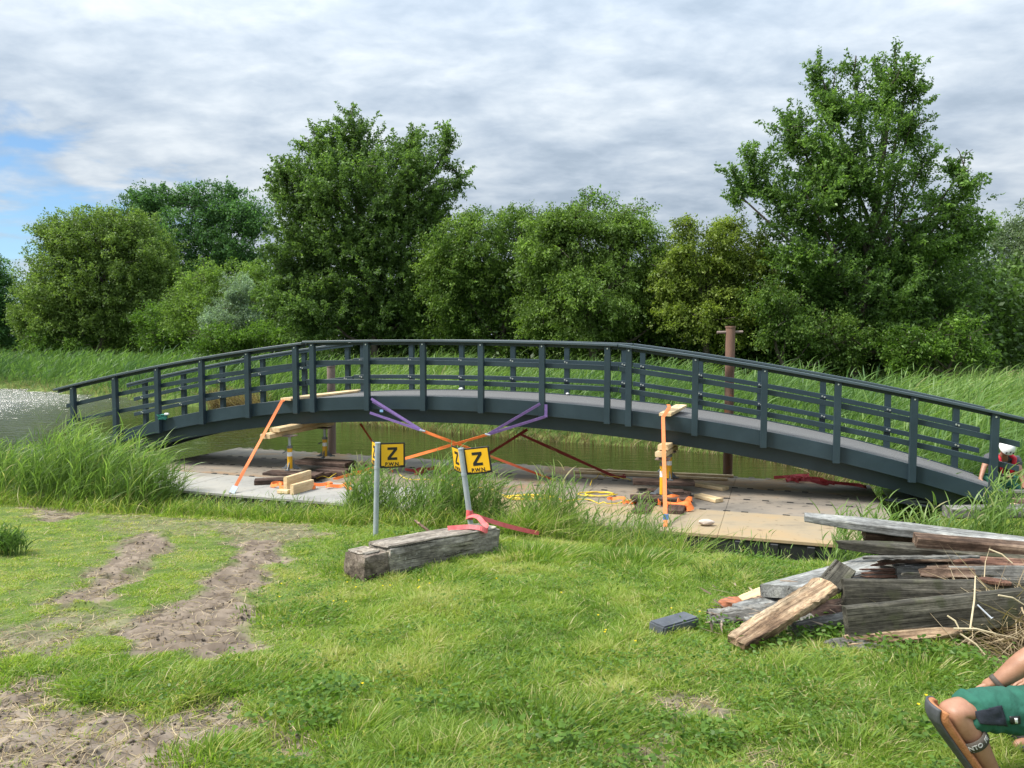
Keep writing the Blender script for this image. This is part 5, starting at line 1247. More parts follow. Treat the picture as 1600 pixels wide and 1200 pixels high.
k = (dirt_mask(X, Y) < .25) & (fbm(X * 1.9 + 70, Y * 1.9, 4) > .50) & (poly_sd(WATER, X, Y) > .4) & (X > -2.6 + .0 * Y); X, Y = X[k], Y[k]; n = len(X); a = r_.random(n) * 2 * PI
D = nrm(np.stack([np.cos(a), np.sin(a), r_.uniform(.0, .7, n)], 1))
v_, q_, t_, c_ = blades(np.stack([X, Y, height(X, Y) + r_.uniform(.01, .075, n)], 1), D, r_.uniform(.015, .032, n), r_.uniform(.012, .020, n), np.stack([0 * X, 0 * X, -.2 + 0 * X], 1), r_.random(n), 2)
tag(fastmesh('clover', v_, q_, t_, c_, M['weed']), 'low clover and small leaves mixed into the meadow grass', 'clover', kind='stuff')
n = 9000
Y = r_.uniform(3.2, 9, n); X = (r_.random(n) * 2 - 1) * (Y * .7 + .3); k = dirt_mask(X, Y) > .75; X, Y = X[k], Y[k]; n = len(X)
R0 = np.minimum(.005 + r_.exponential(.0045, n), .024); c = np.stack([X, Y, height(X, Y) + R0 * .2], 1)
ov = np.array([(1, 0, 0), (0, 1, 0), (-1, 0, 0), (0, -1, 0), (0, 0, .8), (0, 0, -.6)]); V = (c[:, None, :] + ov[None] * R0[:, None, None] * r_.uniform(.6, 1.4, (n, 6, 1)) + r_.normal(size=(n, 6, 3)) * R0[:, None, None] * .2).reshape(-1, 3)
T = (np.arange(n) * 6)[:, None, None] + np.array([(0, 1, 4), (1, 2, 4), (2, 3, 4), (3, 0, 4), (1, 0, 5), (2, 1, 5), (3, 2, 5), (0, 3, 5)])[None]
tag(fastmesh('soil_clods', V, np.zeros((0, 4), int), T.reshape(-1, 3), np.ones(len(V)), mg), 'crumbled soil clods on the bare wheel tracks', 'soil clods', kind='stuff')
# weeds with broad leaves round the heap, buttercups
n = 2600
cs = np.array([atg(x, y)[:2] for x, y in [(1370, 1010), (1420, 1030), (1480, 1035), (1300, 1000), (1120, 985), (1190, 1010), (1290, 985), (1250, 1000), (1530, 1045), (520, 1090), (470, 1130), (850, 1180), (1000, 1200), (1100, 1170), (1450, 1160), (640, 840), (1180, 870), (700, 1110)]])
kk = r_.integers(0, len(cs), n); X = cs[kk, 0] + r_.normal(size=n) * .14; Y = cs[kk, 1] + r_.normal(size=n) * .10; a = r_.random(n) * 2 * PI
D = nrm(np.stack([np.cos(a), np.sin(a), r_.uniform(.1, .9, n)], 1)); z0 = height(X, Y) + r_.uniform(.02, .11, n)
v_, q_, t_, c_ = blades(np.stack([X, Y, z0], 1), D, r_.uniform(.025, .055, n), r_.uniform(.014, .026, n), np.stack([0 * X, 0 * X, -.25 + 0 * X], 1), r_.random(n), 3)
tag(fastmesh('weeds', v_, q_, t_, c_, M['weed']), 'broad-leaved weeds growing round the foot of the heap', 'weeds', kind='stuff')
pts = []
for x, y, cnt in [(560, 935, 5), (600, 940, 5), (680, 935, 6), (640, 955, 3), (530, 960, 4), (920, 1000, 3), (945, 1015, 4), (990, 1010, 3), (1080, 985, 5), (460, 930, 4), (450, 960, 3), (610, 1080, 2), (1370, 1140, 2), (1455, 1120, 2), (800, 935, 3), (880, 960, 3)]:
    c = atg(x, y)
    for _ in range(max(1, cnt // 2)): pts.append((c[0] + r_.normal() * .1, c[1] + r_.normal() * .14))
pts = np.array(pts); z0 = height(pts[:, 0], pts[:, 1]) + r_.uniform(.10, .17, len(pts)); FV = []
for (x, y), z in zip(pts, z0):
    for j in range(5):
        a0, a1 = j * 2 * PI / 5, (j + 1) * 2 * PI / 5; rr = .008
        FV += [(x, y, z), (x + rr * math.cos(a0), y + rr * math.sin(a0), z + .006), (x + 1.15 * rr * math.cos((a0 + a1) / 2), y + 1.15 * rr * math.sin((a0 + a1) / 2), z + .008), (x + rr * math.cos(a1), y + rr * math.sin(a1), z + .006)]
FV = np.array(FV); tag(fastmesh('buttercups', FV, np.arange(len(FV)).reshape(-1, 4), np.zeros((0, 3), int), r_.random(len(FV)), M['flower']), 'tiny yellow buttercups dotted in the grass', 'flowers', kind='stuff')
n = 700
pxs = r_.uniform(1110, 1600, n); pys = r_.uniform(895, 1010, n); B = np.array([at(x, y, r_.uniform(5.3, 6.1)) for x, y in zip(pxs, pys)]); B[:, 2] = height(B[:, 0], B[:, 1]) + np.abs(r_.normal(size=n)) * .10
a = r_.random(n) * 2 * PI; D = nrm(np.stack([np.cos(a), np.sin(a), r_.normal(size=n) * .15], 1))
v_, q_, t_, c_ = blades(B, D, r_.uniform(.04, .22, n), r_.uniform(.006, .022, n), r_.normal(size=(n, 3)) * .05, r_.random(n), 2)
tag(fastmesh('wood_chips', v_, q_, t_, c_, leafmat('wood_chips', [(0, (.05, .035, .025)), (.6, (.17, .12, .085)), (1, (.38, .30, .21))], .02, .85)), 'rotten wood chips strewn under and round the plank heap', 'wood chips', kind='stuff')
# straw pile at the right
n = 1700
X = r_.normal(size=n) * .26 + at(1610, 985, 5.2)[0]; Y = 5.25 + r_.normal(size=n) * .22
hp = .34 * np.exp(-((X - at(1600, 900, 5.3)[0]) / .40) ** 2 - ((Y - 5.35) / .35) ** 2); a = r_.random(n) * 2 * PI
D = nrm(np.stack([np.cos(a), np.sin(a), r_.normal(size=n) * .35 + .05], 1))
v_, q_, t_, c_ = blades(np.stack([X, Y, height(X, Y) + hp * r_.random(n) + .02], 1), D, r_.uniform(.12, .5, n), r_.uniform(.004, .011, n), r_.normal(size=(n, 3)) * .15, r_.random(n), 3)
tag(fastmesh('straw_heap', v_, q_, t_, c_, M['straw']), 'tangled heap of dry reed stalks right of the plank heap', 'straw', kind='stuff')
GT = 'dry reed stalks leaning on the plank heap'
for k, (a, b_, Y0, Y1, lab) in enumerate([((1516, 982), (1524, 900), 5.0, 5.25, 'tall dry stalk standing in front of the front plank'), ((1480, 962), (1500, 985), 5.0, 4.95, 'short dry stalk below the front plank'), ((1490, 982), (1556, 990), 4.95, 4.9, 'dry stalk lying level below the nail'), ((1545, 858), (1582, 880), 6.0, 5.9, 'pale dry stalk lying across the upper brown plank'), ((1560, 930), (1600, 945), 5.0, 5.0, 'dry stalk poking out of the straw heap'), ((1500, 990), (1545, 1030), 4.95, 4.85, 'dry stalk bending down into the weeds')]):
    A_, B_ = at(*a, Y0), at(*b_, Y1); mb = MB(); mb.tube([A_, (A_ + B_) / 2 + np.array([.01, 0, .015]), B_], [.006, .006, .004], 6)
    tag(mb.build('dry_stalk', mat('stalk%d' % k, [(.42, .34, .2), (.55, .46, .3)], (20, 20, 20), .8)), lab, 'stalk', GT)

# ------------------------------------------------------------------ people
def skin(name, J, E_, m, parent, sub=2, root=None, wr=0.0):
    keys = list(J); idx = {k: i for i, k in enumerate(keys)}
    me = bpy.data.meshes.new(name); me.from_pydata([tuple(J[k][0]) for k in keys], [(idx[a], idx[b_]) for a, b_ in E_], [])
    ob = bpy.data.objects.new(name, me); COL.objects.link(ob)
    md = ob.modifiers.new('Skin', 'SKIN'); md.use_smooth_shade = True
    for i, k in enumerate(keys):
        r = J[k][1]; r = (r, r) if np.isscalar(r) else r
        me.skin_vertices[0].data[i].radius = r; me.skin_vertices[0].data[i].use_root = (k == (root or keys[0]))
    sb = ob.modifiers.new('Sub', 'SUBSURF'); sb.levels = sub; sb.render_levels = sub
    dg = bpy.context.evaluated_depsgraph_get(); dg.update()
    m2 = bpy.data.meshes.new_from_object(ob.evaluated_get(dg)); bpy.data.objects.remove(ob)
    m2.name = name; m2.materials.clear()
    if wr:
        nv_ = len(m2.vertices); co = np.zeros(nv_ * 3); no = np.zeros(nv_ * 3); m2.vertices.foreach_get('co', co); m2.vertices.foreach_get('normal', no)
        co = co.reshape(-1, 3); no = no.reshape(-1, 3)
        f_ = fbm(co[:, 0] * 16 + co[:, 2] * 9, co[:, 1] * 5 + co[:, 2] * 14 - co[:, 0] * 6, 3)
        co += no * (wr * (1 - 2 * np.abs(f_ - .5) * 3))[:, None]
        m2.vertices.foreach_set('co', co.ravel()); m2.update()
    return link(name, m2, m, parent, None, True)
def V3(*a): return np.array(a, float)
def hand(J, E_, pre, wrist, d, side, sc=1.0, curl=.35, down=None):
    """palm plus five separate fingers growing from the wrist joint"""
    d = d / np.linalg.norm(d); side = side - d * side.dot(d); side /= np.linalg.norm(side); nrm_ = np.cross(d, side)
    if down is not None and nrm_.dot(down) < 0: nrm_ = -nrm_
    pc = wrist + d * .05 * sc; J[pre + 'palm'] = (pc, (.036 * sc, .02 * sc)); E_.append((pre + 'wrist', pre + 'palm'))
    kn_ = wrist + d * .085 * sc; J[pre + 'kn'] = (kn_, (.036 * sc, .016 * sc)); E_.append((pre + 'palm', pre + 'kn'))
    for i, (o_, l_) in enumerate(((-.030, .062), (-.010, .074), (.010, .07), (.029, .054))):
        a = kn_ + side * o_ * sc + d * .012 * sc
        b_ = a + (d * (1 - curl * .4) + nrm_ * curl * .6) * l_ * .5 * sc; c = b_ + (d * (1 - curl) + nrm_ * curl * 1.1) * l_ * .5 * sc
        for nme, q_, r_ in (('a', a, .0092), ('b', b_, .0085), ('c', c, .007)): J[f'{pre}f{i}{nme}'] = (q_, r_ * sc)
        E_ += [(pre + 'kn', f'{pre}f{i}a'), (f'{pre}f{i}a', f'{pre}f{i}b'), (f'{pre}f{i}b', f'{pre}f{i}c')]
    t0 = wrist + d * .03 * sc - side * .035 * sc; t1_ = t0 + (d * .7 - side * .6 + nrm_ * .2) * .035 * sc; t2_ = t1_ + (d * .9 - side * .1 + nrm_ * .3) * .03 * sc
    for nme, q_, r_ in (('a', t0, .013), ('b', t1_, .011), ('c', t2_, .009)): J[f'{pre}t{nme}'] = (q_, r_ * sc)
    E_ += [(pre + 'palm', pre + 'ta'), (pre + 'ta', pre + 'tb'), (pre + 'tb', pre + 'tc')]
def head(parent, c, fwd, up, m, rad=.105):
    """head with nose, eyes, mouth and ears; fwd is where the face looks"""
    fwd = fwd / np.linalg.norm(fwd); up = up - fwd * up.dot(fwd); up /= np.linalg.norm(up); sd = np.cross(fwd, up)
    bm = bmesh.new(); bmesh.ops.create_uvsphere(bm, u_segments=24, v_segments=18, radius=1)
    for vv in bm.verts:
        x, y, z = vv.co                      # x side, y forward, z up
        w = .74 - .10 * max(0, -z) * (1 if y > 0 else .6); ky = .92; kz = 1.12
        jaw = max(0, -z - .25) * .18 if y > 0 else 0
        q_ = V3(x * w, y * ky + jaw * .3, z * kz)
        if y > .6:
            q_[1] += .20 * math.exp(-(x / .13) ** 2 - ((z + .10) / .20) ** 2)       # nose
            q_[1] -= .08 * (math.exp(-((x - .32) / .15) ** 2 - ((z - .10) / .11) ** 2) + math.exp(-((x + .32) / .15) ** 2 - ((z - .10) / .11) ** 2))   # eye sockets
            q_[1] += .05 * math.exp(-(x / .25) ** 2 - ((z + .52) / .07) ** 2)       # lips
            q_[1] += .07 * math.exp(-(x / .25) ** 2 - ((z + .82) / .12) ** 2)       # chin
        vv.co = Vector(c + (sd * q_[0] + fwd * q_[1] + up * q_[2]) * rad)
    me = bpy.data.meshes.new('head'); bm.to_mesh(me); bm.free()
    h = link('head', me, m, parent, None, True)
    for s in (-1, 1):
        mb = MB(); e = c + (sd * s * .31 + fwd * .80 + up * .10) * rad; mb.tube([e, e + fwd * .012], [.011, .006], 10); mb.build('eye', M['signblk'], h)
        mb = MB(); e = c + (sd * s * .74 - fwd * .05 + up * -.02) * rad; mb.tube([e - up * .03, e + sd * s * .008, e + up * .03], [.008, .014, .01], 8); mb.build('ear', m, h, smooth=True)
    mb = MB(); e = c + (fwd * .90 - up * .52) * rad; mb.tube([e - sd * .024, e + fwd * .004, e + sd * .024], [.003, .006, .003], 6); mb.build('mouth', M['darkred'], h)
    return h
# --- worker in the white helmet, kneeling behind the right bridge end
wk = empty('person', (8.35, 12.85, gz(8.35, 12.85)), 'worker in white helmet and red life vest bending down behind the right bridge end', 'person')
g0 = gz(8.35, 12.75)
hipc = at(1562, 748, 13.0); chest = at(1564, 722, 12.62); neck = at(1568, 712, 12.45); hd = at(1572, 701, 12.33)
shl = at(1546, 714, 12.55); shr = at(1587, 716, 12.5); ell = at(1538, 728, 12.4); elr = at(1593, 734, 12.35); hal = at(1532, 748, 12.3); har = at(1599, 755, 12.25)
J = {'hip': (hipc, (.15, .12)), 'waist': ((hipc + chest) / 2, (.15, .115)), 'chest': (chest, (.165, .12)), 'neck': (neck, .06), 'headb': (neck + (hd - neck) * .8, .06)}
E_ = [('hip', 'waist'), ('waist', 'chest'), ('chest', 'neck'), ('neck', 'headb')]
for pre, sh, el, ha in (('l', shl, ell, hal), ('r', shr, elr, har)):
    J[pre + 'sh'] = (sh, .068); J[pre + 'el'] = (el, .045); J[pre + 'wrist'] = (ha, .03)
    E_ += [('chest', pre + 'sh'), (pre + 'sh', pre + 'el'), (pre + 'el', pre + 'wrist')]
    hand(J, E_, pre, ha, ha - el, V3(0, 1, 0) if pre == 'l' else V3(0, -1, 0), 1.0, .3, V3(1 if pre == 'l' else -1, 0, 0))
for pre, s in (('l', -1), ('r', 1)):
    kn_ = V3(hipc[0] + s * .17, hipc[1] - .38, g0 + .12); hp_ = hipc + V3(s * .11, 0, -.06); an = V3(hipc[0] + s * .15, hipc[1] + .12, g0 + .10); to = V3(hipc[0] + s * .15, hipc[1] + .20, g0 + .03)
    J[pre + 'hp'] = (hp_, .105); J[pre + 'kn2'] = (kn_, .068); J[pre + 'an'] = (an, .045); J[pre + 'to'] = (to, .04)
    E_ += [('hip', pre + 'hp'), (pre + 'hp', pre + 'kn2'), (pre + 'kn2', pre + 'an'), (pre + 'an', pre + 'to')]
skin('body', J, E_, M['skin'], wk, 2, 'hip')
Jt = {'hip': (hipc, (.175, .15)), 'waist': ((hipc + chest) / 2, (.18, .145)), 'chest': (chest, (.19, .145)), 'neck': (neck + (chest - neck) * .3, .085)}
Et = [('hip', 'waist'), ('waist', 'chest'), ('chest', 'neck')]
for pre, sh, el in (('l', shl, ell), ('r', shr, elr)):
    Jt[pre + 'sh'] = (sh, .088); Jt[pre + 'sl'] = (sh + (el - sh) * .75, .068); Et += [('chest', pre + 'sh'), (pre + 'sh', pre + 'sl')]
skin('shirt', Jt, Et, M['grey_cloth'], wk, 3, 'hip', .010)
Jp = {'hip': (hipc + V3(0, 0, -.03), (.185, .16))}; Ep = []
for pre, s in (('l', -1), ('r', 1)):
    Jp[pre + 'hp'] = (J[pre + 'hp'][0], .125); Jp[pre + 'kn'] = (J[pre + 'kn2'][0], .09); Jp[pre + 'an'] = (J[pre + 'an'][0], .065)
    Ep += [('hip', pre + 'hp'), (pre + 'hp', pre + 'kn'), (pre + 'kn', pre + 'an')]
skin('trousers', Jp, Ep, M['green_cloth'], wk, 3, 'hip', .010)
for s in (-1, 1):
    a0 = neck + V3(s * .10, .05, .05); a1 = neck + V3(s * .12, -.10, -.03); a2 = chest + V3(s * .10, -.17, -.05); a3 = chest + V3(s * .07, -.16, -.22)
    mb = MB(); mb.tube([a0, a1, a2, a3], [.03, .036, .038, .034] if s > 0 else [.02, .022, .022, .02], 10); mb.build('life_vest', M['vest'], wk, smooth=True)
mb = MB(); mb.box(chest + V3(-.02, -.20, -.20), .09, .03, .04); mb.build('buckle', M['signblk'], wk, .01)
mb = MB(); mb.box(chest + V3(-.03, -.235, -.19), .045, .008, .022); mb.build('buckle_label', M['pine'], wk, .004)
fw = V3(-.12, -.62, -.75); upv = V3(-.05, -.72, .66)
hdo = head(wk, hd, fw, upv, M['skin'], .105)
bm = bmesh.new(); bmesh.ops.create_uvsphere(bm, u_segments=24, v_segments=14, radius=1)
f1_ = fw / np.linalg.norm(fw); u1_ = upv - f1_ * upv.dot(f1_); u1_ /= np.linalg.norm(u1_); s1_ = np.cross(f1_, u1_)
bmesh.ops.delete(bm, geom=[vv for vv in bm.verts if vv.co.z < -.12], context='VERTS')
for vv in bm.verts:
    x, y, z = vv.co; vv.co = Vector(hd + u1_ * .02 + (s1_ * x * .115 + f1_ * y * .14 + u1_ * z * .15))
me = bpy.data.meshes.new('helmet'); bm.to_mesh(me); bm.free(); hl = link('helmet', me, M['helmet'], wk, None, True)
for s in (-.055, 0.0, .055):
    mb = MB(); c0 = hd + u1_ * (.085 - abs(s) * .3) + f1_ * .128 + s1_ * s; mb.box(c0, .007, .02, .006, (s1_, u1_, f1_)); mb.build('vent', M['signblk'], hl)
# --- person sitting at the right edge
K1 = at(1484, 1108, 3.12); A1 = at(1553, 1262, 3.14); K2 = at(1592, 1128, 3.6); A2 = at(1640, 1275, 3.5)
HP = at(1700, 1098, 3.42); H1 = HP + V3(0, -.10, 0); H2 = HP + V3(0, .10, 0)
CH = HP + V3(.03, 0, .43); NK = HP + V3(.03, 0, .62); HD = HP + V3(-.01, 0, .79)
SH1 = CH + V3(-.04, -.19, .08); SH2 = CH + V3(-.04, .19, .08)
EL1 = at(1612, 1026, 3.28); WR1 = at(1556, 1068, 3.32)
gs = gz(A1[0], A1[1]); A1[2] = max(A1[2], gs + .08); A2[2] = gz(A2[0], A2[1]) + .08
sp = empty('person', (HP[0], HP[1], gs), 'person in green shorts and strapped knee pads sitting at the right edge', 'person')
sk = lambda a, b_, t: a + (b_ - a) * t
J = {'hip': (HP, (.15, .13)), 'waist': (sk(HP, CH, .5), (.14, .12)), 'chest': (CH, (.16, .125)), 'neck': (NK, .06), 'headb': (sk(NK, HD, .7), .06)}
E_ = [('hip', 'waist'), ('waist', 'chest'), ('chest', 'neck'), ('neck', 'headb')]
for pre, H_, K_, A_ in (('l', H1, K1, A1), ('r', H2, K2, A2)):
    toe = A_ + V3(-.19, 0, -.05); heel = A_ + V3(.02, 0, -.04)
    J[pre + 'hp'] = (H_, .11); J[pre + 'th'] = (sk(H_, K_, .5), .088); J[pre + 'k0'] = (sk(H_, K_, .86), .068); J[pre + 'kn'] = (K_, .069)
    J[pre + 'c0'] = (sk(K_, A_, .14), .064); J[pre + 'c1'] = (sk(K_, A_, .36) + V3(.018, 0, .006), .061); J[pre + 'c2'] = (sk(K_, A_, .7) + V3(.006, 0, 0), .046); J[pre + 'an'] = (A_, .036); J[pre + 'to'] = (toe, (.04, .028))
    E_ += [('hip', pre + 'hp'), (pre + 'hp', pre + 'th'), (pre + 'th', pre + 'k0'), (pre + 'k0', pre + 'kn'), (pre + 'kn', pre + 'c0'), (pre + 'c0', pre + 'c1'), (pre + 'c1', pre + 'c2'), (pre + 'c2', pre + 'an'), (pre + 'an', pre + 'to')]
EL2 = HP + V3(-.10, .22, .22); WR2 = sk(H2, K2, .55) + V3(0, .02, .15)
for pre, S_, L_, W_ in (('a', SH1, EL1, WR1), ('b', SH2, EL2, WR2)):
    J[pre + 'sh'] = (S_, .07); J[pre + 'ua'] = (sk(S_, L_, .5), .056); J[pre + 'el'] = (L_, .050); J[pre + 'fa'] = (sk(L_, W_, .3), .052); J[pre + 'wrist'] = (W_, .032)
    E_ += [('chest', pre + 'sh'), (pre + 'sh', pre + 'ua'), (pre + 'ua', pre + 'el'), (pre + 'el', pre + 'fa'), (pre + 'fa', pre + 'wrist')]
    hand(J, E_, pre, W_, V3(-.05, .75, -.65) if pre == 'a' else V3(-.9, 0, -.15), V3(1, 0, 0) if pre == 'a' else V3(0, 1, 0), 1.0, .4, V3(0, -.4, -1))
skin('body', J, E_, M['skin'], sp, 3, 'hip')
Jp = {'hip': (HP, (.19, .165))}; Ep = []
for pre, H_, K_ in (('l', H1, K1), ('r', H2, K2)):
    Jp[pre + 'hp'] = (H_, .13); Jp[pre + 't1'] = (sk(H_, K_, .45), .112); Jp[pre + 't2'] = (sk(H_, K_, .86), .090); Jp[pre + 't3'] = (sk(H_, K_, .935), .086)
    Ep += [('hip', pre + 'hp'), (pre + 'hp', pre + 't1'), (pre + 't1', pre + 't2'), (pre + 't2', pre + 't3')]
sh_o = skin('shorts', Jp, Ep, M['green_cloth'], sp, 4, 'hip', .007)
Jt = {'hip': (HP + V3(0, 0, .06), (.185, .16)), 'waist': (sk(HP, CH, .5), (.175, .15)), 'chest': (CH, (.19, .15)), 'neck': (sk(CH, NK, .6), .085)}
Et = [('hip', 'waist'), ('waist', 'chest'), ('chest', 'neck')]
for pre, S_, L_ in (('a', SH1, EL1), ('b', SH2, EL2)):
    Jt[pre + 'sh'] = (S_, .09); Jt[pre + 'sl'] = (sk(S_, L_, .5), .075); Et += [('chest', pre + 'sh'), (pre + 'sh', pre + 'sl')]
skin('shirt', Jt, Et, M['green_cloth'], sp, 2, 'hip')
ho = head(sp, HD, V3(-.9, -.1, -.35), V3(-.3, 0, .95), M['skin'])
bm = bmesh.new(); bmesh.ops.create_uvsphere(bm, u_segments=16, v_segments=12, radius=.118); bmesh.ops.delete(bm, geom=[vv for vv in bm.verts if vv.co.z < .0 and vv.co.x < .03], context='VERTS')
bmesh.ops.translate(bm, vec=Vector(HD + V3(.02, 0, .02)), verts=bm.verts); me = bpy.data.meshes.new('hair'); bm.to_mesh(me); bm.free(); link('hair', me, M['hair'], sp, None, True)
# dark pocket patch and small white mark wrapped on the thigh facing the camera
def wrap(A, B, rfun, a0, a1, t0, t1, na=8, nb_=8, out=.004, ref=V3(0, -1, 0)):
    ax_ = (B - A); Ln = np.linalg.norm(ax_); ax_ = ax_ / Ln; r0 = ref - ax_ * ref.dot(ax_); r0 /= np.linalg.norm(r0); r1 = np.cross(ax_, r0)
    V_ = [A + ax_ * Ln * (t0 + (t1 - t0) * j / nb_) + (r0 * math.cos(a0 + (a1 - a0) * i / na) + r1 * math.sin(a0 + (a1 - a0) * i / na)) * (rfun(t0 + (t1 - t0) * j / nb_) + out) for j in range(nb_ + 1) for i in range(na + 1)]
    F_ = [(j * (na + 1) + i, j * (na + 1) + i + 1, (j + 1) * (na + 1) + i + 1, (j + 1) * (na + 1) + i) for j in range(nb_) for i in range(na)]
    return V_, F_
from mathutils.bvhtree import BVHTree
def decal(name, host, m, pts, parent, off=.006, n=14):
    """patch sewn on a garment: the quad of pixels is dropped onto the garment's own surface"""
    bm = bmesh.new(); bm.from_mesh(host.data); bm.transform(parent_world(host)); tr_ = BVHTree.FromBMesh(bm)
    mb = MB(); a, b_, c, d = [np.array(q_, float) for q_ in pts]; Vv = []
    for j in range(n + 1):
        for i in range(n + 1):
            s, t = i / n, j / n; q_ = (a * (1 - s) + b_ * s) * (1 - t) + (d * (1 - s) + c * s) * t
            dirv = Vector(ray(*q_)).normalized(); hit = tr_.ray_cast(Vector(CAM), dirv)
            Vv.append(hit[0] + hit[1] * off if hit[0] else Vector(at(q_[0], q_[1], 3.2)))
    mb.add(Vv, [(j * (n + 1) + i, j * (n + 1) + i + 1, (j + 1) * (n + 1) + i + 1, (j + 1) * (n + 1) + i) for j in range(n) for i in range(n)])
    bm.free(); o = mb.build(name, m, parent, smooth=True)
    sm = o.modifiers.new('Solid', 'SOLIDIFY'); sm.thickness = .003; sm.offset = 0
    return o
decal('thigh_pocket', sh_o, M['navy_cloth'], [(1522, 1112), (1563, 1102), (1573, 1133), (1531, 1130)], sp)
decal('pocket_label', sh_o, M['signblk'], [(1576, 1119), (1592, 1118), (1593, 1130), (1578, 1130)], sp, .005, 4)
decal('label_mark', sh_o, M['white'], [(1583, 1121), (1587, 1121), (1588, 1128), (1584, 1128)], sp, .008, 3)
# knee pads
def pad(K_, A_, name='knee_pad'):
    ax_ = (A_ - K_) / np.linalg.norm(A_ - K_); fr = V3(-1, 0, -.35); fr = fr - ax_ * fr.dot(ax_); fr /= np.linalg.norm(fr); sd = np.cross(ax_, fr)
    root = None
    for nm, r_in, r_out, mm, a0, a1 in (('knee_pad', .0845, .094, M['padgrey'], -.62, 1.4), ('pad_foam', .062, .084, M['padfoam'], -.98, 1.3)):
        mb = MB(); rings = []; na = 14; cen = []
        for ph in np.linspace(.95, 0, 9): cen.append((K_, fr * math.cos(ph) - ax_ * math.sin(ph), 1.0))
        for t in np.linspace(.02, .36, 12): cen.append((K_ + ax_ * t, fr, 1.0 - .14 * max(0, t - .06) / .3))
        for cp, f2, grow in cen:
            for rr in (r_out, r_in):
                for i in range(na + 1):
                    a = a0 + (a1 - a0) * i / na
                    rings.append(cp + (f2 * math.cos(a) + sd * math.sin(a)) * rr * grow)
        n1_ = na + 1; st = 2 * n1_; F_ = []; tl = cen
        for k in range(len(tl) - 1):
            b0 = k * st; b1 = b0 + st
            for i in range(na):
                F_.append((b0 + i, b0 + i + 1, b1 + i + 1, b1 + i)); F_.append((b0 + n1_ + i, b1 + n1_ + i, b1 + n1_ + i + 1, b0 + n1_ + i + 1))
            F_.append((b0, b1, b1 + n1_, b0 + n1_)); F_.append((b0 + na, b0 + n1_ + na, b1 + n1_ + na, b1 + na))
        for b0 in (0, (len(tl) - 1) * st):
            for i in range(na): F_.append((b0 + i, b0 + n1_ + i, b0 + n1_ + i + 1, b0 + i + 1))
        mb.add(rings, F_)
        if root is None: root = mb.build(nm, mm, sp, smooth=True)
        else: mb.build(nm, mm, root, smooth=True)
    # strap round the calf
    c0 = K_ + ax_ * .15 + V3(.004, 0, .0); tilt = nrm(ax_ + fr * .06); e1_ = nrm(fr - tilt * fr.dot(tilt)); e2_ = np.cross(tilt, e1_)
    mb = MB(); R_ = .070
    mb.ribbon([c0 + (e1_ * math.cos(a) + e2_ * math.sin(a)) * R_ for a in np.linspace(0, 2 * PI, 33)], tilt, .048, .004); st_o = mb.build('calf_strap', M['strapgrey'], root, smooth=True)
    return root, c0, tilt, e1_, e2_, R_, st_o
r1o, c0, tilt, e1_, e2_, R_, st_o = pad(K1, A1)
pad(K2, A2)
me = text_mesh('NTO  FE', .027, .0006, .0008)
camside = V3(0, -1, 0) - tilt * (-tilt[1]); camside /= np.linalg.norm(camside); tang = np.cross(camside, tilt)
tang = tang if tang[0] > 0 else -tang; upt = -tilt if tilt[2] < 0 else tilt
for vv in me.vertices:
    x, y, z = vv.co; a = (x + .006) / R_
    vv.co = Vector(c0 + (camside * math.cos(a) + tang * math.sin(a)) * (R_ + .0035 + z) + upt * y)
link('strap_lettering', me, M['logo'], st_o)
for A_, K_ in ((A1, K1), (A2, K2)):
    Jb = {'s': (sk(K_, A_, .84), .056), 'a': (A_ + V3(0, 0, .01), .052), 'h': (A_ + V3(.03, 0, -.035), .045), 'm': (A_ + V3(-.09, 0, -.045), (.052, .038)), 't': (A_ + V3(-.19, 0, -.05), (.052, .032))}
    skin('boot', Jb, [('s', 'a'), ('a', 'h'), ('a', 'm'), ('m', 't')], M['padgrey'], sp, 2, 'a')
mb = MB(); wv = nrm(WR1 - EL1); wx = nrm(np.cross(wv, V3(0, 0, 1))); wy = np.cross(wx, wv); mb.ribbon([WR1 - wv * .01 + (wx * math.cos(a) + wy * math.sin(a)) * .036 for a in np.linspace(0, 2 * PI, 21)], wv, .022, .004); mb.build('wristband', M['strapgrey'], sp, smooth=True)
gzs = gz(HP[0], HP[1])
mb = MB(); mb.box((HP[0] + .08, HP[1], (gzs + HP[2] - .13) / 2), .20, .30, (HP[2] - .13 - gzs) / 2); tag(mb.build('wood_seat_block', M['grey_wood'], None, .012), 'grey timber block the person sits on at the right edge', 'block')

# ------------------------------------------------------------------ light and sky
EL = math.radians(53); AZ = math.radians(-106)       # high, from the left
sd_ = Vector((math.sin(AZ) * math.cos(EL), math.cos(AZ) * math.cos(EL), math.sin(EL)))
sun_d = bpy.data.lights.new('sun', 'SUN'); sun_d.energy = 3.9; sun_d.angle = math.radians(16); sun_d.color = (1, .96, .89)
sun = bpy.data.objects.new('sun', sun_d); COL.objects.link(sun); sun.rotation_euler = (-sd_).to_track_quat('-Z', 'Y').to_euler(); sun.location = (0, 0, 30)
W_ = bpy.data.worlds.new('World'); SC.world = W_; W_.use_nodes = True
nt = W_.node_tree; nt.nodes.clear(); out = N(nt, 'ShaderNodeOutputWorld'); bg = N(nt, 'ShaderNodeBackground'); bg.inputs[1].default_value = .1
sky = N(nt, 'ShaderNodeTexSky'); sky.sky_type = 'NISHITA'; sky.sun_disc = False; sky.sun_elevation = EL; sky.sun_rotation = AZ; sky.dust_density = .3; sky.ozone_density = 2.5
tc_ = N(nt, 'ShaderNodeTexCoord'); sep = N(nt, 'ShaderNodeSeparateXYZ'); nt.links.new(tc_.outputs['Generated'], sep.inputs[0])
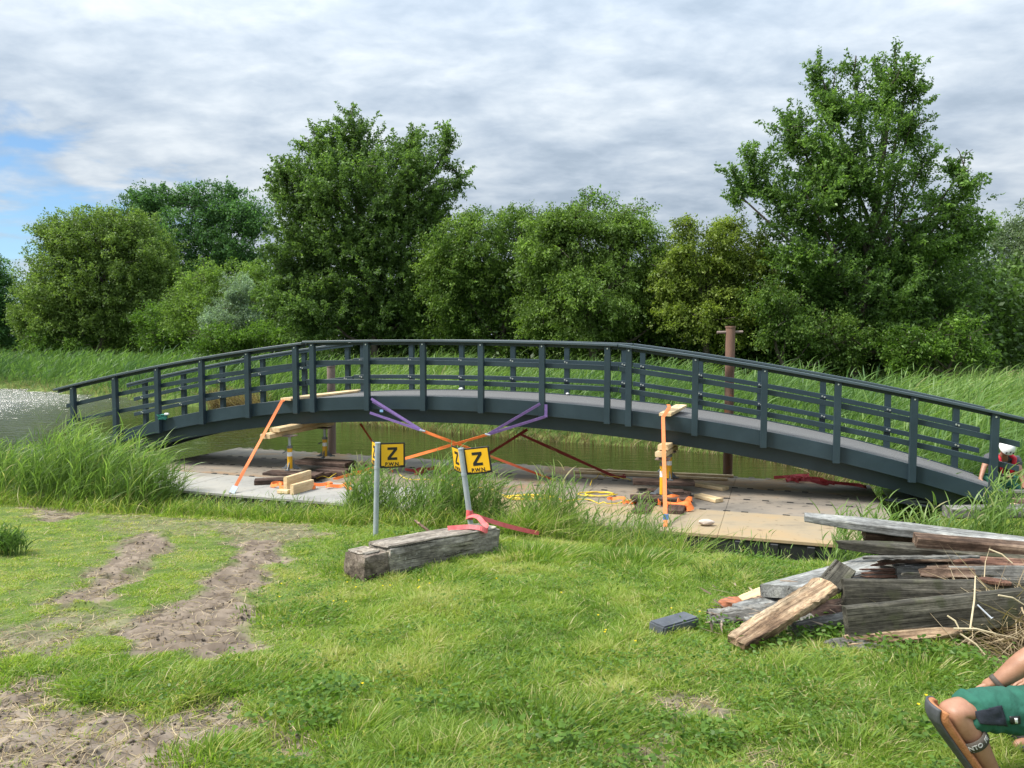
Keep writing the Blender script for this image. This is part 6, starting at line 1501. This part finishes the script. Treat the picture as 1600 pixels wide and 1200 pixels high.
def math_(op, a, b_=None):
    n_ = N(nt, 'ShaderNodeMath', operation=op)
    for i, q_ in enumerate((a, b_)):
        if q_ is None: continue
        if isinstance(q_, (int, float)): n_.inputs[i].default_value = q_
        else: nt.links.new(q_, n_.inputs[i])
    return n_.outputs[0]
den = math_('ADD', math_('MAXIMUM', sep.outputs[2], 0.0), .20)
cx_ = math_('DIVIDE', sep.outputs[0], den); cy_ = math_('DIVIDE', sep.outputs[1], den)
cmb = N(nt, 'ShaderNodeCombineXYZ'); nt.links.new(cx_, cmb.inputs[0]); nt.links.new(cy_, cmb.inputs[1])
def cloudnoise(scale, sx, sy, det, off, rough=.55):
    mp_ = N(nt, 'ShaderNodeMapping'); mp_.inputs['Scale'].default_value = (sx, sy, 1); mp_.inputs['Location'].default_value = off; nt.links.new(cmb.outputs[0], mp_.inputs[0])
    n_ = N(nt, 'ShaderNodeTexNoise'); n_.inputs['Scale'].default_value = scale; n_.inputs['Detail'].default_value = det; n_.inputs['Roughness'].default_value = rough; n_.inputs['Distortion'].default_value = .25
    nt.links.new(mp_.outputs[0], n_.inputs[0]); return n_.outputs[0]
na_ = cloudnoise(.9, 1, 1.1, 7, (2.3, 1.1, 0)); nb2 = cloudnoise(3.4, 1, 1.25, 6, (7, 3, 0), .55)
nc2 = cloudnoise(7.0, 1, 1.3, 5, (1, 9, 0), .55)
mixn = math_('ADD', math_('ADD', math_('MULTIPLY', na_, .26), math_('MULTIPLY', nb2, .46)), math_('MULTIPLY', nc2, .28))
cl = ramp(nt, [(.38, (.32, .39, .475)), (.45, (.39, .46, .545)), (.52, (.475, .54, .612)), (.62, (.61, .662, .71))], mixn)
vs = N(nt, 'ShaderNodeVectorMath', operation='SCALE'); vs.inputs['Scale'].default_value = 8.0; nt.links.new(cl, vs.inputs[0])
zen = math_('ADD', math_('MULTIPLY', math_('POWER', math_('MAXIMUM', sep.outputs[2], 0.0), 1.8), 2.4), .86)     # overcast skies brighten towards the zenith
vz = N(nt, 'ShaderNodeVectorMath', operation='SCALE'); nt.links.new(vs.outputs[0], vz.inputs[0]); nt.links.new(zen, vz.inputs['Scale'])
sks = N(nt, 'ShaderNodeVectorMath', operation='MULTIPLY'); sks.inputs[1].default_value = (.72, .88, .98); nt.links.new(sky.outputs[0], sks.inputs[0])
# clear window low in the west (left)
dirb = Vector((-.64, .77, .125 * 2.4)).normalized()
dt = N(nt, 'ShaderNodeVectorMath', operation='DOT_PRODUCT'); dt.inputs[1].default_value = dirb
nv = N(nt, 'ShaderNodeVectorMath', operation='NORMALIZE'); nsq = N(nt, 'ShaderNodeVectorMath', operation='MULTIPLY'); nsq.inputs[1].default_value = (1, 1, 2.4); nt.links.new(tc_.outputs['Generated'], nsq.inputs[0]); nt.links.new(nsq.outputs[0], nv.inputs[0]); nt.links.new(nv.outputs[0], dt.inputs[0])
gap = math_('ADD', math_('MULTIPLY', math_('SUBTRACT', dt.outputs['Value'], .962), 26.0), math_('MULTIPLY', math_('SUBTRACT', .50, nb2), 4.0))
gapc = N(nt, 'ShaderNodeClamp'); nt.links.new(gap, gapc.inputs[0])
gapm = math_('MULTIPLY', gapc.outputs[0], .92)
mxs = N(nt, 'ShaderNodeMix', data_type='RGBA'); nt.links.new(gapm, mxs.inputs[0]); nt.links.new(vz.outputs[0], mxs.inputs[6]); nt.links.new(sks.outputs[0], mxs.inputs[7])
nt.links.new(mxs.outputs[2], bg.inputs[0]); nt.links.new(bg.outputs[0], out.inputs[0])

SC.view_settings.view_transform = 'Standard'; SC.view_settings.look = 'None'; SC.view_settings.gamma = 1.0; SC.view_settings.exposure = 0.75
SC.view_settings.use_curve_mapping = False
SC.render.resolution_x = 1024; SC.render.resolution_y = 768
SC.cycles.max_bounces = 8; SC.cycles.transparent_max_bounces = 4; SC.cycles.diffuse_bounces = 4
